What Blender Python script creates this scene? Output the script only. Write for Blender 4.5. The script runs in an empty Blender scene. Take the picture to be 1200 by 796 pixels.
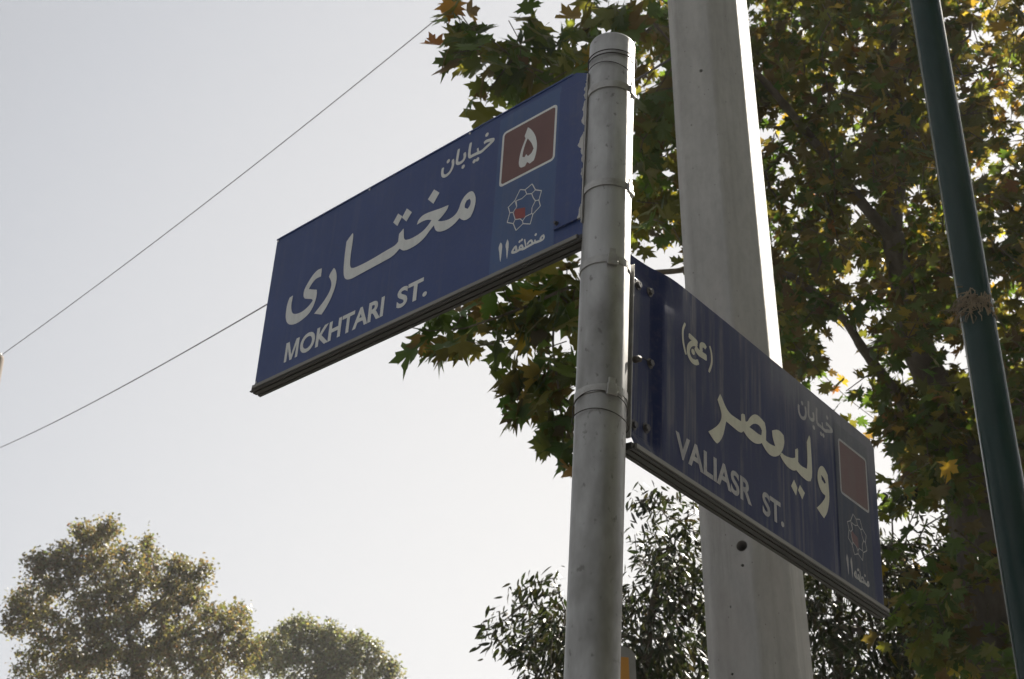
import bpy, bmesh, math, random
import numpy as np
from mathutils import Vector, Matrix

random.seed(7); RNG = np.random.default_rng(7)
SC = bpy.context.scene; COL = SC.collection
R = math.radians

# ------------------------------------------------------------------ camera
CAM_Z = 1.6
F_PX = 1748.05                                  # focal length in pixels of a 1200 px wide frame
PITCH, ROLL = 0.46643, -0.00517
FW = np.array([0, math.cos(PITCH), math.sin(PITCH)])
_up = np.array([0, -math.sin(PITCH), math.cos(PITCH)]); _rt = np.array([1.0, 0, 0])
RT = math.cos(ROLL)*_rt + math.sin(ROLL)*_up
UP = -math.sin(ROLL)*_rt + math.cos(ROLL)*_up
EYE = np.array([0, 0, CAM_Z])
cd = bpy.data.cameras.new('camera'); cam = bpy.data.objects.new('camera', cd); COL.objects.link(cam)
cam.matrix_world = Matrix(((RT[0], UP[0], -FW[0], 0), (RT[1], UP[1], -FW[1], 0), (RT[2], UP[2], -FW[2], CAM_Z), (0, 0, 0, 1)))
cd.sensor_width = 36; cd.lens = F_PX/1200*36; cd.clip_start = 0.05; cd.clip_end = 3000
cd.dof.use_dof = True; cd.dof.focus_distance = 3.4; cd.dof.aperture_fstop = 14.0
SC.camera = cam

# ------------------------------------------------------------------ sky, sun, exposure
SUN_AZ, SUN_EL = R(39.2), R(42)                   # azimuth from +Y towards +X
SUN = np.array([math.sin(SUN_AZ)*math.cos(SUN_EL), math.cos(SUN_AZ)*math.cos(SUN_EL), math.sin(SUN_EL)])
W = bpy.data.worlds.new('World'); SC.world = W; W.use_nodes = True
nt = W.node_tree; nt.nodes.clear()
sky = nt.nodes.new('ShaderNodeTexSky'); sky.sky_type = 'NISHITA'; sky.sun_disc = False
sky.sun_elevation = SUN_EL; sky.sun_rotation = SUN_AZ
sky.air_density = 1.0; sky.dust_density = 4.0; sky.ozone_density = 1.0; sky.altitude = 1200
hs = nt.nodes.new('ShaderNodeHueSaturation'); hs.inputs['Saturation'].default_value = 0.45
bg = nt.nodes.new('ShaderNodeBackground'); bg.inputs['Strength'].default_value = 0.05
wo = nt.nodes.new('ShaderNodeOutputWorld')
nt.links.new(sky.outputs[0], hs.inputs['Color']); 
veil = nt.nodes.new('ShaderNodeMix'); veil.data_type = 'RGBA'; veil.inputs[0].default_value = 0.85      # thin smog veil over the blue, shaped by direction below
# veil brighter sunward, dimmed behind the viewer to shade poles and signs
tc = nt.nodes.new('ShaderNodeTexCoord'); dt = nt.nodes.new('ShaderNodeVectorMath'); dt.operation = 'DOT_PRODUCT'
dt.inputs[1].default_value = (math.sin(R(22))*0.985, math.cos(R(22))*0.985, 0.17)
mr = nt.nodes.new('ShaderNodeMapRange'); mr.interpolation_type = 'SMOOTHSTEP'
mr.inputs['From Min'].default_value = 0.45; mr.inputs['From Max'].default_value = 1.0; mr.inputs['To Min'].default_value = 2.3; mr.inputs['To Max'].default_value = 4.6
vc = nt.nodes.new('ShaderNodeVectorMath'); vc.operation = 'SCALE'; tint = nt.nodes.new('ShaderNodeMix'); tint.data_type = 'RGBA'; tint.inputs[6].default_value = (0.965, 0.985, 1.025, 1); tint.inputs[7].default_value = (1.04, 1.0, 0.945, 1)
tr_ = nt.nodes.new('ShaderNodeMapRange'); tr_.inputs['From Min'].default_value = 0.70; tr_.inputs['From Max'].default_value = 0.97
nt.links.new(dt.outputs['Value'], tr_.inputs['Value']); nt.links.new(tr_.outputs[0], tint.inputs[0]); nt.links.new(tint.outputs[2], vc.inputs[0])
d2 = nt.nodes.new('ShaderNodeVectorMath'); d2.operation = 'DOT_PRODUCT'; d2.inputs[1].default_value = (math.sin(R(-60)), math.cos(R(-60)), 0.0)
m2 = nt.nodes.new('ShaderNodeMapRange'); m2.inputs['From Min'].default_value = -0.95; m2.inputs['From Max'].default_value = 0.15; m2.inputs['To Min'].default_value = 0.05; m2.inputs['To Max'].default_value = 1.0  # added dimming of the sky behind right, to darken right-hand faces
mm = nt.nodes.new('ShaderNodeMath'); mm.operation = 'MULTIPLY'
nt.links.new(tc.outputs['Generated'], d2.inputs[0]); nt.links.new(d2.outputs['Value'], m2.inputs['Value'])
nt.links.new(tc.outputs['Generated'], dt.inputs[0]); nt.links.new(dt.outputs['Value'], mr.inputs['Value'])
nt.links.new(mr.outputs[0], mm.inputs[0]); nt.links.new(m2.outputs[0], mm.inputs[1]); nt.links.new(mm.outputs[0], vc.inputs['Scale']); nt.links.new(vc.outputs[0], veil.inputs[7])
nt.links.new(hs.outputs[0], veil.inputs[6]); nt.links.new(veil.outputs[2], bg.inputs['Color']); nt.links.new(bg.outputs[0], wo.inputs['Surface'])
sl = bpy.data.lights.new('sun', 'SUN'); sl.energy = 5.0; sl.angle = R(0.5); sl.color = (1, 0.94, 0.84)
so = bpy.data.objects.new('sun', sl); COL.objects.link(so)
so.rotation_euler = Vector(SUN).to_track_quat('Z', 'Y').to_euler()
SC.view_settings.view_transform = 'Standard'; SC.view_settings.look = 'None'
SC.view_settings.exposure = 1.88; SC.view_settings.gamma = 1.0; SC.view_settings.use_curve_mapping = False
SC.cycles.max_bounces = 8; SC.cycles.transparent_max_bounces = 8

# ------------------------------------------------------------------ helpers
def at(px, py, Y):
    """world point seen at photo pixel (px, py), Y metres in front of the camera"""
    d = FW + RT*(px-600)/F_PX - UP*(py-398)/F_PX
    return EYE + d*(Y/d[1])
def pix(P):
    P = np.asarray(P) - EYE; d = P @ FW
    return 600 + F_PX*(P @ RT)/d, 398 - F_PX*(P @ UP)/d

def tag(o, label=None, cat=None, group=None, kind=None):
    if label: o['label'] = label
    if cat: o['category'] = cat
    if group: o['group'] = group
    if kind: o['kind'] = kind
    return o
def thing(name, label, cat, matrix=None, group=None):
    o = bpy.data.objects.new(name, None); COL.objects.link(o); o.empty_display_size = 0.1
    if matrix is not None: o.matrix_world = matrix
    return tag(o, label, cat, group)
def link_mesh(name, me, mat, parent=None, smooth=False):
    o = bpy.data.objects.new(name, me); COL.objects.link(o)
    for m in (mat if isinstance(mat, (list, tuple)) else [mat]): me.materials.append(m)
    if parent is not None: o.parent = parent
    if smooth: me.polygons.foreach_set('use_smooth', [True]*len(me.polygons))
    me.update(); return o
def bm_obj(name, bm, mat, parent=None, smooth=False, recalc=True):
    if recalc: bmesh.ops.recalc_face_normals(bm, faces=bm.faces)
    me = bpy.data.meshes.new(name); bm.to_mesh(me); bm.free()
    return link_mesh(name, me, mat, parent, smooth)
def np_mesh(name, V, faces_flat, sizes, mat, parent=None, smooth=False, tint=None):
    me = bpy.data.meshes.new(name)
    me.vertices.add(len(V)); me.vertices.foreach_set('co', np.asarray(V, np.float32).ravel())
    me.loops.add(len(faces_flat)); me.loops.foreach_set('vertex_index', np.asarray(faces_flat, np.int32))
    st = np.concatenate([[0], np.cumsum(sizes)[:-1]]).astype(np.int32)
    me.polygons.add(len(sizes)); me.polygons.foreach_set('loop_start', st)
    me.update(calc_edges=True)
    if tint is not None:
        a = me.attributes.new('tint', 'FLOAT_COLOR', 'POINT')
        c = np.ones((len(V), 4), np.float32); c[:, :3] = tint; a.data.foreach_set('color', c.ravel())
    return link_mesh(name, me, mat, parent, smooth)
def add_box(bm, lo, hi, bevel=0.0):
    r = bmesh.ops.create_cube(bm, size=1.0)
    for v in r['verts']:
        v.co = Vector([(lo[i]+hi[i])/2 + v.co[i]*(hi[i]-lo[i]) for i in range(3)])
    if bevel:
        es = list({e for v in r['verts'] for e in v.link_edges})
        bmesh.ops.bevel(bm, geom=es, offset=bevel, segments=2, affect='EDGES', profile=0.5)
def add_tube(bm, pts, rad, n=8, caps=True):
    """tube through pts; rad a number or one per point"""
    pts = [Vector(p) for p in pts]
    rads = [rad]*len(pts) if not hasattr(rad, '__len__') else rad
    rings = []; ref = None
    for i, p in enumerate(pts):
        t = (pts[min(i+1, len(pts)-1)] - pts[max(i-1, 0)]).normalized()
        if ref is None: ref = t.orthogonal().normalized()
        ref = (ref - t*ref.dot(t)).normalized(); b = t.cross(ref)
        rings.append([bm.verts.new(p + (ref*math.cos(2*math.pi*k/n) + b*math.sin(2*math.pi*k/n))*rads[i]) for k in range(n)])
    for a, c in zip(rings[:-1], rings[1:]):
        for k in range(n): bm.faces.new((a[k], a[(k+1) % n], c[(k+1) % n], c[k]))
    if caps:
        bm.faces.new(rings[0][::-1]); bm.faces.new(rings[-1])
def add_prism(bm, poly, axis_pts):
    """poly: list of (a, b); axis_pts: function (a, b, i) -> Vector for i = 0, 1"""
    A = [bm.verts.new(axis_pts(a, b, 0)) for a, b in poly]; B = [bm.verts.new(axis_pts(a, b, 1)) for a, b in poly]
    n = len(poly)
    for k in range(n): bm.faces.new((A[k], A[(k+1) % n], B[(k+1) % n], B[k]))
    bm.faces.new(A[::-1]); bm.faces.new(B)
def catmull(pts, n=6):
    P = [np.array(p, float) for p in pts]; P = [2*P[0]-P[1]] + P + [2*P[-1]-P[-2]]; out = []
    for i in range(1, len(P)-2):
        for k in range(n):
            t = k/n; a, b, c, d = P[i-1], P[i], P[i+1], P[i+2]
            out.append(0.5*((2*b) + (c-a)*t + (2*a-5*b+4*c-d)*t*t + (3*b-a-3*c+d)*t**3))
    out.append(P[-2]); return out

# ------------------------------------------------------------------ materials
def mat(name, color, rough=0.6, metal=0.0, spec=0.5):
    m = bpy.data.materials.new(name); m.use_nodes = True
    b = m.node_tree.nodes['Principled BSDF']
    b.inputs['Base Color'].default_value = (*color, 1); b.inputs['Roughness'].default_value = rough
    b.inputs['Metallic'].default_value = metal; b.inputs['Specular IOR Level'].default_value = spec
    return m
class NB:
    """small node-building helper on a material"""
    def __init__(s, m): s.m = m; s.t = m.node_tree; s.b = s.t.nodes['Principled BSDF']
    def n(s, kind, **kw):
        nd = s.t.nodes.new(kind)
        for k, v in kw.items(): setattr(nd, k, v)
        return nd
    def l(s, a, b): s.t.links.new(a, b)
    def coord(s, scale=(1, 1, 1), kind='Object'):
        tc = s.n('ShaderNodeTexCoord'); mp = s.n('ShaderNodeMapping'); mp.inputs['Scale'].default_value = scale
        s.l(tc.outputs[kind], mp.inputs['Vector']); return mp.outputs['Vector']
    def noise(s, scale, detail=6, rough=0.6, vec=None):
        t = s.n('ShaderNodeTexNoise'); t.inputs['Scale'].default_value = scale; t.inputs['Detail'].default_value = detail; t.inputs['Roughness'].default_value = rough
        if vec is not None: s.l(vec, t.inputs['Vector'])
        return t.outputs['Fac']
    def ramp(s, fac, stops):
        r = s.n('ShaderNodeValToRGB'); e = r.color_ramp.elements
        while len(e) < len(stops): e.new(0.5)
        for q, (p, c) in zip(e, stops):
            q.position = p; q.color = (*c, 1) if hasattr(c, '__len__') else (c, c, c, 1)
        s.l(fac, r.inputs[0]); return r.outputs[0]
    def mix(s, fac, a, b, mode='MIX'):
        x = s.n('ShaderNodeMix', data_type='RGBA', blend_type=mode)
        for v, i in ((fac, 0), (a, 6), (b, 7)):
            if hasattr(v, 'is_output'): s.l(v, x.inputs[i])
            elif i == 0: x.inputs[0].default_value = v
            else: x.inputs[i].default_value = (*v, 1)
        return x.outputs[2]
    def math(s, op, a, b=0.0, clamp=False):
        x = s.n('ShaderNodeMath', operation=op, use_clamp=clamp)
        for i, v in enumerate((a, b)):
            if hasattr(v, 'is_output'): s.l(v, x.inputs[i])
            else: x.inputs[i].default_value = v
        return x.outputs[0]
    def bump(s, h, strength=0.2, dist=0.01):
        b = s.n('ShaderNodeBump'); b.inputs['Strength'].default_value = strength; b.inputs['Distance'].default_value = dist
        s.l(h, b.inputs['Height']); s.l(b.outputs[0], s.b.inputs['Normal'])
    def color(s, o): s.l(o, s.b.inputs['Base Color'])
    def rough(s, o): s.l(o, s.b.inputs['Roughness'])

def galvanised():
    m = mat('galvanised_steel', (0.4, 0.4, 0.39), 0.5, 0.55); k = NB(m)
    v = k.coord((1, 1, 0.25)); sp = k.noise(16, 6, 0.55, v); big = k.noise(4, 5, 0.6, k.coord((1, 1, 0.5)))
    c = k.ramp(sp, [(0.3, (0.37, 0.365, 0.35)), (0.5, (0.44, 0.435, 0.42)), (0.72, (0.50, 0.495, 0.48))])
    c2 = k.mix(k.ramp(big, [(0.42, 0.0), (0.60, 1.0)]), c, (0.21, 0.205, 0.19))
    dk = k.noise(55, 3, 0.5, k.coord((1, 1, 0.8)))
    st = k.noise(30, 5, 0.6, k.coord((1, 1, 0.04)))
    c2 = k.mix(k.ramp(st, [(0.52, 0.0), (0.72, 0.45)]), c2, (0.22, 0.21, 0.19))
    c3 = k.mix(k.ramp(dk, [(0.64, 0.0), (0.72, 0.6)]), c2, (0.10, 0.09, 0.08))
    k.color(c3); k.rough(k.ramp(sp, [(0.3, 0.52), (0.7, 0.36)])); k.bump(k.noise(60, 6, 0.6, v), 0.12, 0.004)
    return m
def concrete():
    m = mat('pole_concrete', (0.36, 0.35, 0.33), 0.85); k = NB(m)
    v = k.coord((1, 1, 0.22)); a = k.noise(7, 8, 0.65, v); b = k.noise(38, 8, 0.7, k.coord((1, 1, 0.6)))
    c = k.ramp(a, [(0.3, (0.34, 0.33, 0.315)), (0.55, (0.45, 0.44, 0.42)), (0.75, (0.53, 0.52, 0.50))])
    c = k.mix(k.ramp(b, [(0.45, 0.0), (0.75, 0.35)]), c, (0.26, 0.25, 0.235))
    pit = k.n('ShaderNodeTexVoronoi'); pit.inputs['Scale'].default_value = 26; k.l(k.coord((1, 1, 0.7)), pit.inputs['Vector'])
    c = k.mix(k.ramp(pit.outputs['Distance'], [(0.035, 0.75), (0.07, 0.0)]), c, (0.10, 0.09, 0.08))
    st = k.noise(16, 4, 0.6, k.coord((1, 1, 0.03)))
    c = k.mix(k.ramp(st, [(0.55, 0.0), (0.72, 0.4)]), c, (0.24, 0.225, 0.2))
    rs = k.noise(5.5, 6, 0.7, k.coord((1.6, 1.6, 0.12)))
    c = k.mix(k.ramp(rs, [(0.56, 0.0), (0.70, 0.38)]), c, (0.17, 0.155, 0.135))
    pk = k.noise(3.2, 3, 0.5, k.coord((1, 1, 0.5)))
    c = k.mix(k.ramp(pk, [(0.55, 0.0), (0.7, 0.22)]), c, (0.50, 0.44, 0.40))
    k.color(c); k.bump(b, 0.35, 0.008); return m
def sign_paint(name, base, streak, flake_from=None, faded=(0.16, 0.17, 0.20), spec=0.3, film=0.0):
    """painted sheet with grime; streak = how much rain-run dirt; flake_from = local x below which paint has flaked"""
    m = mat(name, base, 0.5, 0.0, spec); k = NB(m)
    a = k.noise(5, 6, 0.6, k.coord()); f = k.noise(70, 5, 0.6, k.coord())
    c = k.mix(k.ramp(a, [(0.35, 0.0), (0.7, 0.3)]), base, tuple(min(1, x*1.5+0.012) for x in base))
    c = k.mix(k.ramp(f, [(0.5, 0.0), (0.8, 0.25)]), c, faded)
    if streak:
        s1 = k.noise(42, 5, 0.65, k.coord((1, 1, 0.035))); s2 = k.noise(11, 5, 0.6, k.coord((1, 1, 0.3)))
        s = k.math('MULTIPLY', k.ramp(s1, [(0.45, 0.0), (0.62, 1.0)]), k.ramp(s2, [(0.40, 0.0), (0.58, 1.0)]))
        c = k.mix(k.math('MULTIPLY', s, streak), c, faded)
    if film:                                                  # dust film drifting down from the upper edge of the far half
        sx = k.n('ShaderNodeSeparateXYZ'); tc = k.n('ShaderNodeTexCoord'); k.l(tc.outputs['Object'], sx.inputs[0])
        g = k.n('ShaderNodeMapRange'); g.interpolation_type = 'SMOOTHSTEP'; k.l(sx.outputs[0], g.inputs['Value']); g.inputs['From Min'].default_value = 0.45; g.inputs['From Max'].default_value = 1.0
        hz = k.math('ADD', sx.outputs[2], k.math('MULTIPLY', k.noise(9, 6, 0.65, k.coord((1, 1, 0.25))), 0.30))
        g2 = k.n('ShaderNodeMapRange'); g2.interpolation_type = 'SMOOTHSTEP'; k.l(hz, g2.inputs['Value']); g2.inputs['From Min'].default_value = 0.46; g2.inputs['From Max'].default_value = 0.66
        c = k.mix(k.math('MULTIPLY', k.math('MULTIPLY', g.outputs[0], g2.outputs[0]), film), c, (0.24, 0.24, 0.26))
    if flake_from is not None:
        sx = k.n('ShaderNodeSeparateXYZ'); tc = k.n('ShaderNodeTexCoord'); k.l(tc.outputs['Object'], sx.inputs[0])
        w = k.noise(13, 4, 0.5, k.coord((0.3, 1, 1)))
        e = k.math('ADD', k.math('MULTIPLY', k.math('SUBTRACT', w, 0.5), 0.13), flake_from)
        fl = k.math('LESS_THAN', sx.outputs[0], e)
        c = k.mix(fl, c, (0.46, 0.45, 0.43))
    k.color(c); k.rough(k.ramp(f, [(0.3, 0.36), (0.8, 0.6)])); k.bump(a, 0.05, 0.01); return m
def streaky(name, col, dirt, amount, rough=0.5):
    m = mat(name, col, rough); k = NB(m)
    s1 = k.noise(34, 5, 0.65, k.coord((1, 1, 0.06))); s2 = k.noise(60, 6, 0.7, k.coord())
    c = k.mix(k.math('MULTIPLY', k.ramp(s1, [(0.42, 0.0), (0.7, 1.0)]), amount), col, dirt)
    c = k.mix(k.math('MULTIPLY', k.ramp(s2, [(0.45, 0.0), (0.75, 1.0)]), amount*0.8), c, dirt)
    k.color(c); return m
def noisy(name, c0, c1, scale, rough=0.7, metal=0.0, stretch=(1, 1, 1), bump=0.2, dist=0.01):
    m = mat(name, c0, rough, metal); k = NB(m); a = k.noise(scale, 8, 0.65, k.coord(stretch))
    k.color(k.ramp(a, [(0.32, c0), (0.68, c1)])); k.bump(a, bump, dist); return m
def leaf_mat(name, transl=0.45, gloss=0.35):
    m = bpy.data.materials.new(name); m.use_nodes = True; t = m.node_tree; t.nodes.clear()
    at_ = t.nodes.new('ShaderNodeAttribute'); at_.attribute_name = 'tint'
    pr = t.nodes.new('ShaderNodeBsdfPrincipled'); pr.inputs['Roughness'].default_value = 0.5; pr.inputs['Specular IOR Level'].default_value = gloss
    tr = t.nodes.new('ShaderNodeBsdfTranslucent'); mx = t.nodes.new('ShaderNodeMixShader'); mx.inputs[0].default_value = transl
    g = t.nodes.new('ShaderNodeMix'); g.data_type = 'RGBA'; g.blend_type = 'MULTIPLY'; g.inputs[0].default_value = 1.0
    g.inputs[7].default_value = (1.9, 1.7, 0.75, 1)
    ou = t.nodes.new('ShaderNodeOutputMaterial')
    t.links.new(at_.outputs['Color'], pr.inputs['Base Color']); t.links.new(at_.outputs['Color'], g.inputs[6])
    t.links.new(g.outputs[2], tr.inputs['Color'])
    t.links.new(pr.outputs[0], mx.inputs[1]); t.links.new(tr.outputs[0], mx.inputs[2]); t.links.new(mx.outputs[0], ou.inputs['Surface'])
    return m

M_GALV = galvanised(); M_CONC = concrete()
M_BAND = noisy('band_steel', (0.30, 0.29, 0.27), (0.45, 0.44, 0.42), 30, 0.45, 0.6)
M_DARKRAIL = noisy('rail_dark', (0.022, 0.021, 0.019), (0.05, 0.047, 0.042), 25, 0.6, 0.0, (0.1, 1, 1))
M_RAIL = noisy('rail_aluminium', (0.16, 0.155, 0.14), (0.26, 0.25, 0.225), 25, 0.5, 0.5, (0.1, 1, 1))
M_WIRE = mat('tie_wire', (0.05, 0.042, 0.035), 0.7, 0.2)
M_BOLT = noisy('bolt_steel', (0.05, 0.05, 0.06), (0.12, 0.11, 0.10), 80, 0.5, 0.6)
M_GREEN = noisy('green_pole_paint', (0.004, 0.024, 0.021), (0.008, 0.034, 0.030), 14, 0.22, 0.0, (1, 1, 0.3), 0.05)
M_GREEN.node_tree.nodes['Principled BSDF'].inputs['Specular IOR Level'].default_value = 0.20
M_BARK = noisy('plane_bark', (0.055, 0.045, 0.033), (0.16, 0.135, 0.10), 9, 0.9, 0.0, (1, 1, 0.4), 0.5, 0.02)
M_TWIG = noisy('twig_bark', (0.06, 0.045, 0.035), (0.12, 0.095, 0.07), 20, 0.9)
M_HOLE = mat('hole_shadow', (0.02, 0.02, 0.02), 0.9)
M_CABLE = mat('cable_rubber', (0.10, 0.09, 0.095), 0.6)
# ------------------------------------------------------------------ ground, road, pavement (below the frame)
def sheet(name, x0, x1, y0, y1, z, m):
    bm = bmesh.new(); vs = [bm.verts.new((x, y, z)) for x, y in ((x0, y0), (x1, y0), (x1, y1), (x0, y1))]; bm.faces.new(vs)
    return tag(bm_obj(name, bm, m), kind='structure')
M_GROUND = noisy('dry_ground', (0.035, 0.037, 0.025), (0.06, 0.055, 0.042), 1.5, 0.95)  # ground, road and paving colours darkened to stand in for street-tree shade
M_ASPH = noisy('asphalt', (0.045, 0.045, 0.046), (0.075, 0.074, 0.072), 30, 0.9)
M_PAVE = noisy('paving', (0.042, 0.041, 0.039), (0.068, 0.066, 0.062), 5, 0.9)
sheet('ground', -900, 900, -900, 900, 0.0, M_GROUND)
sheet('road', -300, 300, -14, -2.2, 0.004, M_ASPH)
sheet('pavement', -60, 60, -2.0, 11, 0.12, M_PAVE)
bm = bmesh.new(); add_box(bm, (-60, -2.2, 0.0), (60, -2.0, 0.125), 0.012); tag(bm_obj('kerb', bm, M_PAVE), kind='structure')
bm = bmesh.new()
for i in range(30): x = -60 + i*4; vs = [bm.verts.new(p) for p in ((x, -8.2, 0.008), (x+2, -8.2, 0.008), (x+2, -8.06, 0.008), (x, -8.06, 0.008))]; bm.faces.new(vs)
tag(bm_obj('road_marking', bm, noisy('road_paint', (0.6, 0.6, 0.58), (0.75, 0.75, 0.72), 12, 0.8)), kind='structure')

# ------------------------------------------------------------------ leaning galvanised pole that carries the signs
U = Vector((0.06204185, 0.03302712, 0.99752695)).normalized()
P0 = Vector((0.11216822, 2.98508609, CAM_Z))
PR = 0.0575
GZ = 0.12                                                   # pavement level
def frame_matrix(origin, X, Z):
    Z = Z.normalized(); X = (X - Z*X.dot(Z)).normalized(); Y = Z.cross(X)
    return Matrix(((X[0], Y[0], Z[0], origin[0]), (X[1], Y[1], Z[1], origin[1]), (X[2], Y[2], Z[2], origin[2]), (0, 0, 0, 1)))
zoff = (CAM_Z-GZ)/U.z                                       # pole length below the eye
base = P0 - U*zoff
pole = thing('sign_pole', 'leaning galvanised round pole carrying both blue street signs', 'pole', frame_matrix(base, Vector((1, 0, 0)), U))
def zl(z): return z + zoff                                  # measured height above the eye -> local height
bm = bmesh.new(); n = 48; top = zl(2.385)
prof = [(PR+0.0012, -0.15), (PR, 0.6), (PR, 1.6), (PR, 2.6), (PR, top-0.006), (PR-0.003, top), (PR-0.008, top+0.001), (0.006, top+0.004)]
rings = [[bm.verts.new((r*math.cos(2*math.pi*k/n), r*math.sin(2*math.pi*k/n), z)) for k in range(n)] for r, z in prof]
for a, b in zip(rings[:-1], rings[1:]):
    for k in range(n): bm.faces.new((a[k], a[(k+1) % n], b[(k+1) % n], b[k]))
bm.faces.new(rings[-1])
o = bm_obj('shaft', bm, M_GALV, pole, True)
bm = bmesh.new()                                            # base flange on the paving
for r0, z0, z1 in ((0.13, -0.002, 0.012),):
    lo = [bm.verts.new((r0*math.cos(t), r0*math.sin(t), z0)) for t in np.linspace(0, 2*math.pi, 25)[:-1]]
    hi = [bm.verts.new((r0*math.cos(t), r0*math.sin(t), z1)) for t in np.linspace(0, 2*math.pi, 25)[:-1]]
    for k in range(24): bm.faces.new((lo[k], lo[(k+1) % 24], hi[(k+1) % 24], hi[k]))
    bm.faces.new(hi); bm.faces.new(lo[::-1])
bm_obj('base_plate', bm, M_GALV, pole)
def steel_band(z, ang, h=0.019):
    """strap round the pole at local height z, its buckle at azimuth ang (radians from -Y towards +X)"""
    bm = bmesh.new(); n = 56; ra, rb = PR+0.0006, PR+0.0026
    pts = [(ra, -h/2), (rb, -h/2), (rb, h/2), (ra, h/2)]
    rg = [[bm.verts.new((r*math.sin(t), -r*math.cos(t), z+dz+0.003*math.sin(t+ang))) for r, dz in pts] for t in np.linspace(0, 2*math.pi, n, endpoint=False)]
    for i in range(n):
        a, b = rg[i], rg[(i+1) % n]
        for k in range(4): bm.faces.new((a[k], a[(k+1) % 4], b[(k+1) % 4], b[k]))
    band = bm_obj('steel_band', bm, M_BAND, pole)
    bm = bmesh.new()
    add_box(bm, (-0.011, -0.0065, -h*0.62), (0.011, 0.0, h*0.62), 0.0015)
    add_box(bm, (-0.013, -0.0085, -h*0.92), (0.013, -0.001, -h*0.42), 0.002)
    add_box(bm, (-0.008, -0.0050, h*0.45), (0.008, -0.0005, h*1.4), 0.0015)
    add_box(bm, (0.010, -0.0022, -h*0.42), (0.017, -0.0005, h*0.42), 0.0008)
    bmesh.ops.transform(bm, matrix=Matrix.Translation((PR*1.035*math.sin(ang), -PR*1.035*math.cos(ang), z)) @ Matrix.Rotation(ang, 4, 'Z'), verts=bm.verts)
    bm_obj('buckle', bm, M_BAND, band)
for z, a in ((2.217, 0.98), (1.925, 0.98), (1.712, 0.22), (1.378, 0.34)): steel_band(zl(z), a)
def wire_loop(name, z, tilt, phase, wob, turns=1.0, rad=0.0016, r=None):
    bm = bmesh.new(); pts = []
    for i in range(int(72*turns)+1):
        t = 2*math.pi*i/72; rr = (r or PR+0.002) + 0.0012*(1+math.sin(3*t+phase))
        pts.append((-rr*math.sin(t), rr*math.cos(t), z + tilt*math.cos(t-phase) + wob*math.sin(2*t+phase) + 0.011*(t/(2*math.pi))))
    add_tube(bm, pts, rad, 6); return bm_obj(name, bm, M_WIRE, pole, True)
wire_loop('tie_wire', zl(2.312), 0.004, 0.4, 0.002, 2.0, 0.0016)
wire_loop('tie_wire', zl(2.268), 0.015, 2.2, 0.004, 1.0, 0.0012)
wire_loop('tie_wire', zl(1.343), 0.022, 3.0, 0.003, 1.0, 0.0014)
wire_loop('tie_wire', zl(1.315), 0.010, 1.5, 0.006, 1.0, 0.0013, PR+0.004)

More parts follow.
